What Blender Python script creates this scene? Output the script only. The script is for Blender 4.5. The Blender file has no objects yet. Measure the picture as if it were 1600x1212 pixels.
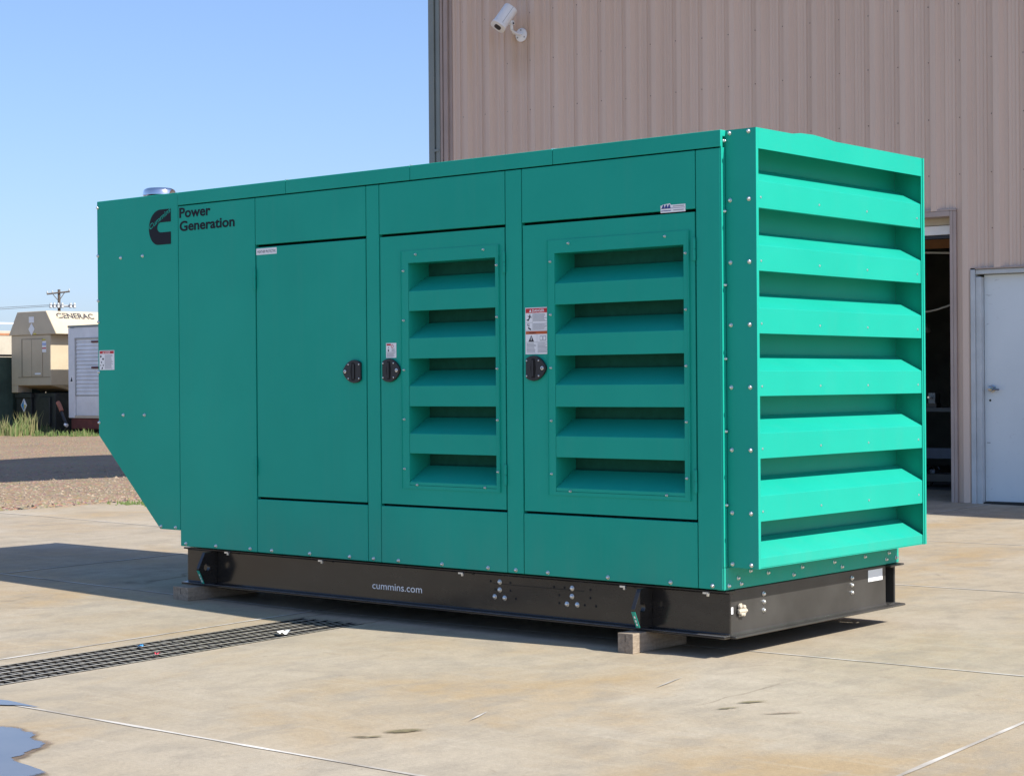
import bpy, math, random
from mathutils import Vector, Matrix, noise as mnoise
random.seed(11)
C = bpy.context.scene.collection
SC = bpy.context.scene

# ------------------------------------------------------------------ camera
cam_d = bpy.data.cameras.new('camera')
cam = bpy.data.objects.new('camera', cam_d); C.objects.link(cam)
cam_d.sensor_width = 36; cam_d.lens = 63.63
cam_d.clip_start = 0.05; cam_d.clip_end = 3000
r_ = Vector((0.76045463, 0.64934852, -0.00743326)); u_ = Vector((0.0041596, 0.00657559, 0.99996973))
f_ = r_.cross(u_) * -1
M3 = Matrix((r_, u_, -f_)).transposed() if f_.dot(Vector((-.65, .76, 0))) > 0 else Matrix((r_, u_, f_)).transposed()
cam.matrix_world = Matrix.Translation((4.4043, -6.5593, 1.2036)) @ M3.to_4x4()
SC.camera = cam

# ------------------------------------------------------------------ light
EL, AZ = math.radians(44.7), math.radians(7.6)          # sun height, direction from +X towards +Y
w = bpy.data.worlds.new('World'); SC.world = w; w.use_nodes = True
nt = w.node_tree; nt.nodes.clear()
sky = nt.nodes.new('ShaderNodeTexSky'); sky.sky_type = 'NISHITA'; sky.sun_disc = False
sky.sun_elevation = EL; sky.sun_rotation = math.pi / 2 - AZ
sky.air_density = 1.0; sky.dust_density = 1.0; sky.ozone_density = 8.0; sky.altitude = 0
bg = nt.nodes.new('ShaderNodeBackground'); bg.inputs['Strength'].default_value = 0.135
wo = nt.nodes.new('ShaderNodeOutputWorld')
gm = nt.nodes.new('ShaderNodeGamma'); gm.inputs[1].default_value = .75         # flatter, hazier dome, white balance for the whole sky
wb = nt.nodes.new('ShaderNodeMix'); wb.data_type = 'RGBA'; wb.blend_type = 'MULTIPLY'; wb.inputs[0].default_value = 1; wb.inputs[7].default_value = (1.26, 1.29, 1.48, 1)
nt.links.new(sky.outputs[0], gm.inputs[0]); nt.links.new(gm.outputs[0], wb.inputs[6]); nt.links.new(wb.outputs[2], bg.inputs[0]); nt.links.new(bg.outputs[0], wo.inputs[0])
sd = bpy.data.lights.new('sun', 'SUN'); sd.energy = 5.0; sd.angle = math.radians(0.53); sd.color = (1, .955, .88)
so = bpy.data.objects.new('sun', sd); C.objects.link(so)
dirv = Vector((math.cos(EL) * math.cos(AZ), math.cos(EL) * math.sin(AZ), math.sin(EL)))
so.rotation_euler = (-dirv).to_track_quat('-Z', 'Y').to_euler(); so.location = dirv * 60
SC.view_settings.view_transform = 'Standard'; SC.view_settings.look = 'None'
SC.view_settings.exposure = 0.55; SC.view_settings.gamma = 1; SC.view_settings.use_curve_mapping = False

# ------------------------------------------------------------------ materials
def new_mat(name):
    m = bpy.data.materials.new(name); m.use_nodes = True
    return m, m.node_tree, m.node_tree.nodes['Principled BSDF']
def nd(t, typ, **kw):
    n = t.nodes.new(typ)
    for k, v in kw.items(): setattr(n, k, v)
    return n
def pos_noise(t, scale, detail=4, rough=.55, stretch=None, rot=0, dist=0, coord='pos'):
    if coord == 'pos':
        g = nd(t, 'ShaderNodeNewGeometry'); src = g.outputs['Position']
    else:
        g = nd(t, 'ShaderNodeTexCoord'); src = g.outputs['Object']
    mp = nd(t, 'ShaderNodeMapping')
    if stretch: mp.inputs['Scale'].default_value = stretch
    mp.inputs['Rotation'].default_value = (0, 0, rot)
    n = nd(t, 'ShaderNodeTexNoise'); n.inputs['Scale'].default_value = scale
    n.inputs['Detail'].default_value = detail; n.inputs['Roughness'].default_value = rough; n.inputs['Distortion'].default_value = dist
    t.links.new(src, mp.inputs['Vector']); t.links.new(mp.outputs[0], n.inputs['Vector'])
    return n.outputs['Fac']
def ramp(t, fac, p0, p1, c0=(0, 0, 0, 1), c1=(1, 1, 1, 1)):
    r = nd(t, 'ShaderNodeValToRGB'); e = r.color_ramp.elements
    e[0].position = p0; e[1].position = p1; e[0].color = c0; e[1].color = c1
    t.links.new(fac, r.inputs[0]); return r.outputs[0]
def mix(t, fac, a, b, mode='MIX'):
    m = nd(t, 'ShaderNodeMix', data_type='RGBA', blend_type=mode)
    for sock, v in ((m.inputs[0], fac), (m.inputs[6], a), (m.inputs[7], b)):
        if isinstance(v, (int, float)): sock.default_value = v
        elif isinstance(v, tuple): sock.default_value = v if len(v) == 4 else (*v, 1)
        else: t.links.new(v, sock)
    return m.outputs[2]
def bump(t, p, h, strength, dist=.01):
    b = nd(t, 'ShaderNodeBump'); b.inputs['Strength'].default_value = strength; b.inputs['Distance'].default_value = dist
    t.links.new(h, b.inputs['Height']); t.links.new(b.outputs[0], p.inputs['Normal'])
def mat(name, col, rough=.5, metal=0., var=.12, scale=6, bmp=0, bscale=60, bdist=.004, stretch=None, spec=None, var2=None):
    m, t, p = new_mat(name)
    f = pos_noise(t, scale, 5, .6, stretch)
    a = tuple(min(1, c * (1 + var)) for c in col); b = tuple(c * (1 - var) for c in col)
    if var2: b = var2
    t.links.new(ramp(t, f, .3, .7, (*b, 1), (*a, 1)), p.inputs['Base Color'])
    p.inputs['Roughness'].default_value = rough; p.inputs['Metallic'].default_value = metal
    if spec is not None: p.inputs['Specular IOR Level'].default_value = spec
    if bmp: bump(t, p, pos_noise(t, bscale, 3, .6, stretch), bmp, bdist)
    return m

# green powder-coat: slight dust film, gentle sheet waviness
def green_paint():
    m, t, p = new_mat('green_paint')
    f = pos_noise(t, 1.6, 4, .55); d = pos_noise(t, 38, 3, .6)
    base = ramp(t, f, .3, .7, (.010, .350, .254, 1), (.013, .388, .282, 1))
    dust = mix(t, .5, ramp(t, f, .45, .75), ramp(t, d, .4, .8), 'MULTIPLY')
    mm = nd(t, 'ShaderNodeMath', operation='MULTIPLY'); mm.inputs[1].default_value = .012
    t.links.new(dust, mm.inputs[0])
    # greyer low band: splashed dust, plus reflected light painted into the colour, with noisy gaps
    g = nd(t, 'ShaderNodeNewGeometry'); sx = nd(t, 'ShaderNodeSeparateXYZ'); t.links.new(g.outputs['Position'], sx.inputs[0])
    rn = pos_noise(t, 7, 5, .65, (1, 1, .18)); lo = ramp(t, sx.outputs['Z'], .28, .62, (1, 1, 1, 1), (0, 0, 0, 1))
    md = nd(t, 'ShaderNodeMath', operation='MULTIPLY'); md.inputs[1].default_value = .13
    t.links.new(mix(t, 1.0, lo, ramp(t, rn, .3, .75), 'MULTIPLY'), md.inputs[0])
    base = mix(t, md.outputs[0], base, (.26, .25, .21))
    st2 = nd(t, 'ShaderNodeMath', operation='MULTIPLY'); st2.inputs[1].default_value = .05
    t.links.new(ramp(t, pos_noise(t, 11, 6, .7, (1, 1, .06)), .52, .8), st2.inputs[0]); base = mix(t, st2.outputs[0], base, (.2, .3, .26))
    t.links.new(mix(t, mm.outputs[0], base, (.3, .32, .27)), p.inputs['Base Color'])
    t.links.new(ramp(t, f, .2, .8, (.36, .36, .36, 1), (.46, .46, .46, 1)), p.inputs['Roughness'])
    p.inputs['Specular IOR Level'].default_value = .15
    h = nd(t, 'ShaderNodeMath', operation='MULTIPLY_ADD'); h.inputs[1].default_value = .03
    t.links.new(pos_noise(t, 420, 2, .5), h.inputs[0]); t.links.new(pos_noise(t, 1.3, 2, .4), h.inputs[2])
    bump(t, p, h.outputs[0], .45, .014)
    return m
GREEN = green_paint()
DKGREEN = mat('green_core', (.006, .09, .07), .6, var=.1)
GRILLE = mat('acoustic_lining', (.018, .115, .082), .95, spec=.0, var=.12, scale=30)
BLACK = mat('gloss_black_paint', (.010, .010, .011), .17, scale=7, spec=.6, var2=(.026, .024, .021), stretch=(1, 1, 2.2))
GRAPHITE = mat('dusty_black_paint', (.042, .040, .037), .32, var=.3, scale=4, spec=.5)
RUBBER = mat('black_plastic', (.012, .012, .014), .38, var=.2)
HOLE = mat('hole_black', (.004, .004, .004), .8)
ZINC = mat('zinc_bolt', (.72, .72, .7), .3, .9, var=.15, scale=40)
DULLM = mat('dull_knob_metal', (.33, .33, .34), .25, 1, var=.2)
CHROME = mat('stainless_cap', (.78, .78, .78), .12, 1, var=.06, scale=12)
WHITEV = mat('white_vinyl', (.86, .86, .85), .45, var=.03)
RED = mat('label_red', (.55, .015, .02), .45, var=.04)
ORANGE = mat('label_orange', (.52, .10, .02), .45, var=.04)
INK = mat('label_ink', (.02, .02, .03), .5, var=.05)
GREYINK = mat('label_grey_ink', (.30, .31, .33), .5, var=.05)
BLUEINK = mat('label_blue_ink', (.03, .06, .25), .5, var=.05)
NAVY = mat('logo_black', (.008, .009, .015), .5, var=.05, spec=.2)
TEALSTK = mat('teal_sticker', (.01, .33, .25), .4, var=.1, scale=60)
def wood():
    m, t, p = new_mat('weathered_timber')
    f = pos_noise(t, 9, 5, .65, (7, .7, 7)); g = pos_noise(t, 60, 3, .6)
    c = ramp(t, f, .3, .72, (.17, .125, .085, 1), (.40, .31, .22, 1))
    t.links.new(mix(t, .35, c, ramp(t, g, .3, .7, (.2, .17, .13, 1), (.42, .36, .28, 1))), p.inputs['Base Color'])
    p.inputs['Roughness'].default_value = .85; bump(t, p, f, .7, .006); return m
WOOD = wood()

def concrete():
    m, t, p = new_mat('weathered_concrete')
    big = pos_noise(t, .55, 6, .62, (1, 1.5, 1), .07, .4)
    tan = pos_noise(t, .8, 6, .62, (1.0, .7, 1), .6, .5)
    mid = pos_noise(t, 3.2, 6, .65, (1.5, .8, 1), -.7, .4)
    fine = pos_noise(t, 55, 4, .7); spk = pos_noise(t, 240, 2, .6)
    c = ramp(t, big, .32, .68, (.365, .312, .230, 1), (.425, .382, .310, 1))
    c = mix(t, ramp(t, tan, .47, .66, (0, 0, 0, 1), (.85, .85, .85, 1)), c, (.375, .280, .160))
    c = mix(t, ramp(t, mid, .46, .66, (0, 0, 0, 1), (.72, .72, .72, 1)), c, (.295, .265, .215))
    # pale scuffed streaks
    st = pos_noise(t, 2.0, 7, .7, (.6, 5, 1), -.75, .3)
    c = mix(t, ramp(t, st, .52, .74, (0, 0, 0, 1), (.42, .42, .42, 1)), c, (.46, .42, .345))
    # dark drips and small spots
    sp = pos_noise(t, 7, 5, .7, None, 0, .6)
    c = mix(t, ramp(t, sp, .63, .73, (0, 0, 0, 1), (.6, .6, .6, 1)), c, (.25, .2, .14))
    blo = pos_noise(t, 13, 6, .72, (1, .6, 1), .4, .5)
    c = mix(t, .20, c, ramp(t, blo, .3, .72, (.30, .26, .2, 1), (.66, .62, .54, 1)), 'OVERLAY')
    cr = nd(t, 'ShaderNodeTexVoronoi', feature='DISTANCE_TO_EDGE'); cr.inputs['Scale'].default_value = .42
    gp = nd(t, 'ShaderNodeNewGeometry'); wv = nd(t, 'ShaderNodeMix', data_type='RGBA'); wv.inputs[0].default_value = .22
    nz = nd(t, 'ShaderNodeTexNoise'); nz.inputs['Scale'].default_value = 1.7; nz.inputs['Detail'].default_value = 6; t.links.new(gp.outputs['Position'], nz.inputs['Vector'])
    t.links.new(gp.outputs['Position'], wv.inputs[6]); t.links.new(nz.outputs['Color'], wv.inputs[7]); t.links.new(wv.outputs[2], cr.inputs['Vector'])
    crk = mix(t, 1.0, ramp(t, cr.outputs['Distance'], 0, .0035, (1, 1, 1, 1), (0, 0, 0, 1)), ramp(t, big, .54, .64), 'MULTIPLY')
    c = mix(t, crk, c, (.2, .165, .12))
    c = mix(t, .24, c, ramp(t, fine, .3, .7, (.25, .22, .18, 1), (.62, .57, .5, 1)), 'OVERLAY')
    c = mix(t, .09, c, ramp(t, spk, .35, .65, (.15, .13, .1, 1), (.8, .76, .7, 1)), 'OVERLAY')
    # each slab was poured separately: a slight tone of its own
    oi = nd(t, 'ShaderNodeObjectInfo')
    c = mix(t, 1.0, c, ramp(t, oi.outputs['Random'], 0, 1, (.93, .93, .94, 1), (1, 1, 1, 1)), 'MULTIPLY')
    t.links.new(c, p.inputs['Base Color'])
    t.links.new(ramp(t, mid, .3, .7, (.7, .7, .7, 1), (.9, .9, .9, 1)), p.inputs['Roughness'])
    p.inputs['Specular IOR Level'].default_value = .3
    h = nd(t, 'ShaderNodeMath', operation='MULTIPLY_ADD'); h.inputs[1].default_value = .35
    t.links.new(spk, h.inputs[0]); t.links.new(fine, h.inputs[2]); bump(t, p, h.outputs[0], .35, .006)
    return m
CONC = concrete()
SEAL = mat('joint_filler', (.60, .57, .51), .8, var=.12, scale=2.6, var2=(.26, .22, .17))
def gravel_ground():
    m, t, p = new_mat('gravel_dirt')
    a = pos_noise(t, .5, 5, .6); b = pos_noise(t, 14, 5, .75); v = nd(t, 'ShaderNodeTexVoronoi')
    g = nd(t, 'ShaderNodeNewGeometry'); v.inputs['Scale'].default_value = 26; t.links.new(g.outputs['Position'], v.inputs['Vector'])
    c = ramp(t, a, .3, .7, (.305, .23, .15, 1), (.38, .29, .19, 1))
    c = mix(t, .55, c, ramp(t, b, .25, .75, (.09, .07, .055, 1), (.5, .42, .35, 1)), 'OVERLAY')
    c = mix(t, .35, c, v.outputs['Color'], 'SOFT_LIGHT')
    t.links.new(c, p.inputs['Base Color']); p.inputs['Roughness'].default_value = .95
    bump(t, p, v.outputs['Distance'], .8, .03); return m
GRAVEL = gravel_ground()
PEBBLE = mat('pebble_stone', (.34, .27, .19), .9, var=.1, scale=9, var2=(.15, .112, .078))
IRON = mat('galvanised_grate', (.42, .38, .31), .38, .3, var=.25, scale=14)
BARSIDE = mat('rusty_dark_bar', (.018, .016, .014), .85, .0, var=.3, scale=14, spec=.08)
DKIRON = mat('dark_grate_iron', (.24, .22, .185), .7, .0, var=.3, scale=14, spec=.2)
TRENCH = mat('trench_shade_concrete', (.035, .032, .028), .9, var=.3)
WATER = mat('puddle_water', (.115, .105, .095), .05, var=.2, scale=2, spec=.9)
OIL = mat('oily_stain', (.205, .165, .085), .55, var=.3, scale=22)
WETEDGE = mat('damp_rim', (.20, .145, .10), .7, var=.25, scale=9)

def soften(m, p0, p1, nscale, namt, top=1.0):
    # ragged, feathered rim: the sheet's own 'fade' runs from 0 at the rim to 1 in the middle
    t = m.node_tree; p = t.nodes['Principled BSDF']; a = nd(t, 'ShaderNodeAttribute', attribute_name='fade')
    q = nd(t, 'ShaderNodeMath', operation='MULTIPLY_ADD'); q.inputs[1].default_value = namt
    sub = nd(t, 'ShaderNodeMath', operation='SUBTRACT'); sub.inputs[1].default_value = .5
    t.links.new(pos_noise(t, nscale, 6, .75), sub.inputs[0]); t.links.new(sub.outputs[0], q.inputs[0]); t.links.new(a.outputs['Fac'], q.inputs[2])
    t.links.new(ramp(t, q.outputs[0], p0, p1, (0, 0, 0, 1), (top, top, top, 1)), p.inputs['Alpha'])
soften(OIL, .10, .55, 45, .75, .88); soften(WATER, .015, .06, 20, .05); soften(WETEDGE, .0, .10, 24, .12, .8)
def cladding():
    m, t, p = new_mat('tan_wall_cladding')
    f = pos_noise(t, .7, 5, .6, (1, 1, .25)); s = pos_noise(t, 6, 5, .7, (1, 1, .03))
    c = ramp(t, f, .3, .7, (.66, .50, .395, 1), (.72, .555, .445, 1))
    c = mix(t, ramp(t, s, .45, .75, (0, 0, 0, 1), (.32, .32, .32, 1)), c, (.48, .35, .27))
    # rusty run below the camera's wall plate
    g = nd(t, 'ShaderNodeNewGeometry'); mp = nd(t, 'ShaderNodeMapping'); mp.inputs['Location'].default_value = (8.85 * 3.2, -9.19 * 1, -4.98 * 2.2); mp.inputs['Scale'].default_value = (3.2, 1, 2.2)
    ln = nd(t, 'ShaderNodeVectorMath', operation='LENGTH'); t.links.new(g.outputs['Position'], mp.inputs['Vector']); t.links.new(mp.outputs[0], ln.inputs[0])
    c = mix(t, mix(t, 1.0, ramp(t, ln.outputs['Value'], .15, .9, (.6, .6, .6, 1), (0, 0, 0, 1)), ramp(t, s, .2, .7), 'MULTIPLY'), c, (.42, .27, .15))
    t.links.new(c, p.inputs['Base Color']); p.inputs['Roughness'].default_value = .5
    p.inputs['Specular IOR Level'].default_value = .35
    bump(t, p, pos_noise(t, 1.1, 3, .5), .15, .02); return m
CLAD = cladding()
TRIM = mat('tan_trim', (.40, .315, .275), .5, var=.08, scale=3)
DSGREY = mat('grey_green_trim', (.21, .24, .225), .45, var=.08, scale=2)
SCREW = mat('cladding_screw', (.16, .12, .10), .6, var=.3)
def door_paint():
    m, t, p = new_mat('pale_blue_door_paint')
    f = pos_noise(t, 1.4, 5, .6); s = pos_noise(t, 9, 6, .75, (1, 1, 2.5), 0, .6)
    c = ramp(t, f, .3, .7, (.64, .68, .69, 1), (.71, .75, .755, 1))
    c = mix(t, ramp(t, s, .62, .72, (0, 0, 0, 1), (.6, .6, .6, 1)), c, (.30, .30, .30))
    t.links.new(c, p.inputs['Base Color']); p.inputs['Roughness'].default_value = .45; return m
DOORP = door_paint()
FRAMEP = mat('door_frame_paint', (.50, .52, .52), .5, var=.12, scale=4)
DARKIN = mat('dark_interior', (.17, .15, .125), .8, var=.3, scale=2)
INFLOOR = mat('interior_floor', (.12, .11, .10), .6, var=.3, scale=2)
INSUL = mat('brown_insulation', (.24, .11, .045), .8, var=.3, scale=3)
CREAM = mat('cream_steel', (.52, .46, .36), .5, var=.07)
WHITEP = mat('white_enamel', (.86, .87, .88), .35, var=.04, scale=8)

TAN = mat('tan_enclosure_paint', (.52, .435, .30), .45, var=.07, scale=2)
TANDK = mat('tan_seam', (.30, .245, .165), .6, var=.1)
TANK = mat('black_tank_paint', (.025, .028, .026), .5, var=.3)
CONTW = mat('aged_white_paint', (.76, .78, .79), .5, var=.1, scale=2.5)
RUSTRED = mat('dark_red_frame', (.13, .035, .03), .7, var=.35, scale=5)
SCREEN = mat('green_fence_screen', (.05, .085, .062), .85, var=.35, scale=2, bmp=.4, bscale=40)
POLEW = mat('pole_timber', (.11, .085, .065), .9, var=.25)
INSULATOR = mat('grey_insulator', (.38, .40, .40), .4, var=.2)
WIREM = mat('wire', (.10, .10, .10), .5)
YELLOW = mat('yellow_label', (.65, .55, .05), .5)
PLACARD = mat('placard_blue', (.03, .25, .5), .5)
def leafmat(name, c, d):
    m, t, p = new_mat(name)
    f = pos_noise(t, 5, 3, .6)
    t.links.new(ramp(t, f, .3, .7, (*d, 1), (*c, 1)), p.inputs['Base Color']); p.inputs['Roughness'].default_value = .7
    return m
WEED = leafmat('weed_green', (.13, .19, .045), (.08, .13, .03))
STRAW = leafmat('straw_blade', (.30, .27, .12), (.16, .17, .06))
LEAF = leafmat('tree_leaf', (.10, .14, .045), (.05, .085, .03))

# ------------------------------------------------------------------ mesh helpers
WPOS = {}
class MB:
    def __init__(s): s.v = []; s.f = []; s.m = []; s.mats = []
    def mi(s, m):
        if m not in s.mats: s.mats.append(m)
        return s.mats.index(m)
    def add(s, vs, fs, m):
        o = len(s.v); k = s.mi(m); s.v += [tuple(v) for v in vs]
        for f in fs: s.f.append([i + o for i in f]); s.m.append(k)
        return s
    def box(s, x0, x1, y0, y1, z0, z1, m):
        vs = [(x, y, z) for z in (z0, z1) for y in (y0, y1) for x in (x0, x1)]
        return s.add(vs, [(0, 2, 3, 1), (4, 5, 7, 6), (0, 1, 5, 4), (2, 6, 7, 3), (0, 4, 6, 2), (1, 3, 7, 5)], m)
    def prism(s, poly, ax, a, b, m):
        # poly: 2D points; ax 'y': (x,z) extruded in y; 'x': (y,z); 'z': (x,y)
        mk = {'y': lambda p, d: (p[0], d, p[1]), 'x': lambda p, d: (d, p[0], p[1]), 'z': lambda p, d: (p[0], p[1], d)}[ax]
        n = len(poly); ar = sum(poly[i][0] * poly[(i + 1) % n][1] - poly[(i + 1) % n][0] * poly[i][1] for i in range(n))
        if (ar > 0) != (ax != 'y'): poly = poly[::-1]
        vs = [mk(p, a) for p in poly] + [mk(p, b) for p in poly]
        fs = [tuple(range(n - 1, -1, -1)), tuple(range(n, 2 * n))] + [(i, (i + 1) % n, (i + 1) % n + n, i + n) for i in range(n)]
        return s.add(vs, fs, m)
    def lathe(s, base, axis, prof, m, n=16):
        # prof: (radius, distance along axis)
        ax = Vector(axis).normalized(); t1 = ax.orthogonal().normalized(); t2 = ax.cross(t1)
        vs = []; fs = []
        for r, d in prof:
            for i in range(n):
                a = 2 * math.pi * i / n
                vs.append(Vector(base) + ax * d + (t1 * math.cos(a) + t2 * math.sin(a)) * max(r, 1e-5))
        for k in range(len(prof) - 1):
            for i in range(n):
                j = (i + 1) % n; fs.append((k * n + i, k * n + j, (k + 1) * n + j, (k + 1) * n + i))
        fs.append(tuple(range(n - 1, -1, -1))); L = (len(prof) - 1) * n; fs.append(tuple(range(L, L + n)))
        return s.add(vs, fs, m)
    def cyl(s, a, b, r, m, n=12, r2=None):
        d = Vector(b) - Vector(a); return s.lathe(a, d, [(r, 0), (r if r2 is None else r2, d.length)], m, n)
    def tube(s, pts, r, m, n=8):
        pts = [Vector(p) for p in pts]; vs = []; fs = []
        for k, p in enumerate(pts):
            d = (pts[min(k + 1, len(pts) - 1)] - pts[max(k - 1, 0)]).normalized()
            up = Vector((0, 0, 1)) if abs(d.z) < .9 else Vector((1, 0, 0))
            a = d.cross(up).normalized(); b = d.cross(a)
            for i in range(n):
                t = 2 * math.pi * i / n; vs.append(p + (a * math.cos(t) + b * math.sin(t)) * r)
        for k in range(len(pts) - 1):
            for i in range(n):
                j = (i + 1) % n; fs.append((k * n + i, (k + 1) * n + i, (k + 1) * n + j, k * n + j))
        fs.append(tuple(range(n))); fs.append(tuple(reversed(range(len(vs) - n, len(vs)))))
        return s.add(vs, fs, m)
    def build(s, name, parent=None, bev=0, seg=1, smooth=False, local=None):
        me = bpy.data.meshes.new(name)
        lo = [min(v[i] for v in s.v) for i in range(3)]; hi = [max(v[i] for v in s.v) for i in range(3)]
        c = Vector([(lo[i] + hi[i]) / 2 for i in range(3)])
        if parent is None: c.z = lo[2]
        me.from_pydata([tuple(Vector(v) - c) for v in s.v], [], s.f)
        for m in s.mats: me.materials.append(m)
        me.polygons.foreach_set('material_index', s.m); me.update()
        o = bpy.data.objects.new(name, me); C.objects.link(o)
        pw = WPOS.get(parent.name, Vector()) if parent else Vector()
        if parent: o.parent = parent
        o.location = c - pw; WPOS[o.name] = c
        if bev:
            b = o.modifiers.new('bevel', 'BEVEL'); b.width = bev; b.segments = seg; b.limit_method = 'ANGLE'; b.angle_limit = .6
            b.harden_normals = False
        if smooth:
            for p in me.polygons: p.use_smooth = True
            try: me.set_sharp_from_angle(angle=math.radians(38))
            except Exception: pass
        return o
def tag(o, label=None, cat=None, group=None, kind=None):
    if label: o['label'] = label
    if cat: o['category'] = cat
    if group: o['group'] = group
    if kind: o['kind'] = kind
    return o
def thing(name, loc, label, cat, group=None, rotz=0, localframe=False):
    o = bpy.data.objects.new(name, None); C.objects.link(o); o.location = loc; o.rotation_euler = (0, 0, rotz)
    o.empty_display_size = .2
    WPOS[o.name] = Vector() if localframe else Vector(loc)
    return tag(o, label, cat, group)
def inst(src, name, world, parent):
    o = src.copy(); o.name = name; C.objects.link(o); o.parent = parent
    o.location = Vector(world) - WPOS.get(parent.name, Vector()); WPOS[o.name] = Vector(world); return o
_tc = {}
def text_geo(body, weight=0.0):
    key = (body, weight)
    if key not in _tc:
        cu = bpy.data.curves.new('lettering', 'FONT'); cu.body = body; cu.size = 1; cu.offset = weight; cu.resolution_u = 4
        ob = bpy.data.objects.new('lettering_source', cu); C.objects.link(ob)
        dg = bpy.context.evaluated_depsgraph_get(); me = bpy.data.meshes.new_from_object(ob.evaluated_get(dg))
        vs = [v.co.copy() for v in me.vertices]; fs = [tuple(p.vertices) for p in me.polygons]
        bpy.data.objects.remove(ob); bpy.data.meshes.remove(me)
        x0 = min(v.x for v in vs); x1 = max(v.x for v in vs); y0 = min(v.y for v in vs); y1 = max(v.y for v in vs)
        _tc[key] = ([((v.x - x0) / (x1 - x0), (v.y - y0) / (y1 - y0)) for v in vs], fs)
    return _tc[key]
def add_text(mb, body, org, du, dv, m, weight=0.0):
    vs, fs = text_geo(body, weight); org, du, dv = Vector(org), Vector(du), Vector(dv)
    mb.add([org + du * a + dv * b for a, b in vs], fs, m)
def plate_hole(mb, outer, c, r, ax, a, b, m, n=28):
    # convex outline with a round hole, extruded
    def hit(ang):
        d = (math.cos(ang), math.sin(ang)); best = None
        for i in range(len(outer)):
            p, q = outer[i], outer[(i + 1) % len(outer)]
            ex, ey = q[0] - p[0], q[1] - p[1]; den = d[0] * ey - d[1] * ex
            if abs(den) < 1e-9: continue
            t = ((p[0] - c[0]) * ey - (p[1] - c[1]) * ex) / den; s_ = ((p[0] - c[0]) * d[1] - (p[1] - c[1]) * d[0]) / den
            if t > 0 and -1e-6 <= s_ <= 1 + 1e-6 and (best is None or t < best): best = t
        return (c[0] + d[0] * best, c[1] + d[1] * best)
    angs = sorted([2 * math.pi * i / n for i in range(n)] + [math.atan2(p[1] - c[1], p[0] - c[0]) % (2 * math.pi) for p in outer])
    O = [hit(x) for x in angs]; I = [(c[0] + r * math.cos(x), c[1] + r * math.sin(x)) for x in angs]
    mk = {'y': lambda p, d: (p[0], d, p[1]), 'x': lambda p, d: (d, p[0], p[1])}[ax]
    N = len(angs); vs = [mk(p, d) for d in (a, b) for p in O + I]; fs = []
    for i in range(N):
        j = (i + 1) % N
        fs += [(i, j, N + j, N + i), (2 * N + i, 3 * N + i, 3 * N + j, 2 * N + j), (i, 2 * N + i, 2 * N + j, j), (N + i, N + j, 3 * N + j, 3 * N + i)]
    mb.add(vs, fs, m)

# ------------------------------------------------------------------ ground
TH = math.radians(4.3); ct, st_ = math.cos(TH), math.sin(TH)
def ab(a, b): return (a * ct - b * st_, a * st_ + b * ct)
def toab(x, y): return (x * ct + y * st_, -x * st_ + y * ct)
def zg(x): return .02 * max(0, min(-2.7 - x, 6.3))
terrain = MB()
N = 60; xs = [-400, -150, -60, -40] + [-36 + i * .9 for i in range(0, 30)] + [-8.9, -7, -5, -3, 0, 20, 60, 400]
ys = [-300, -60, -20, -10] + [-6 + i * 1.0 for i in range(0, 34)] + [40, 60, 150, 400]
def tz(x, y):
    if x > -9: return -.30
    return .12 + .05 * (mnoise.noise(Vector((x * .35, y * .35, 0))) ) * min(1, (-8.9 - x) / 3)
vs = [(x, y, tz(x, y)) for y in ys for x in xs]; nx = len(xs)
terrain.add(vs, [(j * nx + i, j * nx + i + 1, (j + 1) * nx + i + 1, (j + 1) * nx + i) for j in range(len(ys) - 1) for i in range(nx - 1)], GRAVEL)
tag(terrain.build('ground', smooth=True), kind='structure', label='brown gravel and dirt ground of the yard')

# concrete slabs with open joints (a = along the slab rows, b = across)
def bl0(a): return -2.535 - .047 * a
A = [-9.05, -5.28, -2.665, 1.59, 5.85, 10.1, 14.4, 18.7, 23]
B = [lambda a: -17, lambda a: -13.8, lambda a: -11, lambda a: -8.2, lambda a: -5.35, bl0, lambda a: .289, lambda a: 3.1, lambda a: 5.95, lambda a: 8.8, lambda a: 11.4]
GA0, GA1 = -2.535, -2.10                                   # trench drain edges
yard = bpy.data.objects.new('concrete_yard', None); C.objects.link(yard); WPOS[yard.name] = Vector()
tag(yard, 'pale beige weathered concrete yard poured in jointed slabs', kind='structure')
JG = .006
def slab(a0, a1, b0, b1):
    m = MB(); na = max(1, int((a1 - a0) / .7))
    rows = []
    for i in range(na + 1):
        a = a0 + JG + (a1 - a0 - 2 * JG) * i / na
        p, q = ab(a, b0(a) + JG), ab(a, b1(a) - JG); rows.append((p, q))
    vs = [];
    for p, q in rows: vs += [(p[0], p[1], zg(p[0])), (q[0], q[1], zg(q[0])), (p[0], p[1], -.15), (q[0], q[1], -.15)]
    fs = []
    for i in range(na):
        k = i * 4; fs += [(k, k + 4, k + 5, k + 1), (k, k + 2, k + 6, k + 4), (k + 1, k + 5, k + 7, k + 3)]
    fs += [(0, 1, 3, 2), (na * 4, na * 4 + 2, na * 4 + 3, na * 4 + 1)]
    m.add(vs, fs, CONC); m.build('concrete_slab', yard)
for i in range(len(A) - 1):
    for j in range(len(B) - 1):
        if i == 2 and j <= 5:
            slab(A[2], GA0, B[j], B[j + 1]); slab(GA1, A[3], B[j], B[j + 1])
            if j == 5: slab(GA0 - .0, GA1 + .0, lambda a: .062, B[6])
        else: slab(A[i], A[i + 1], B[j], B[j + 1])
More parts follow.
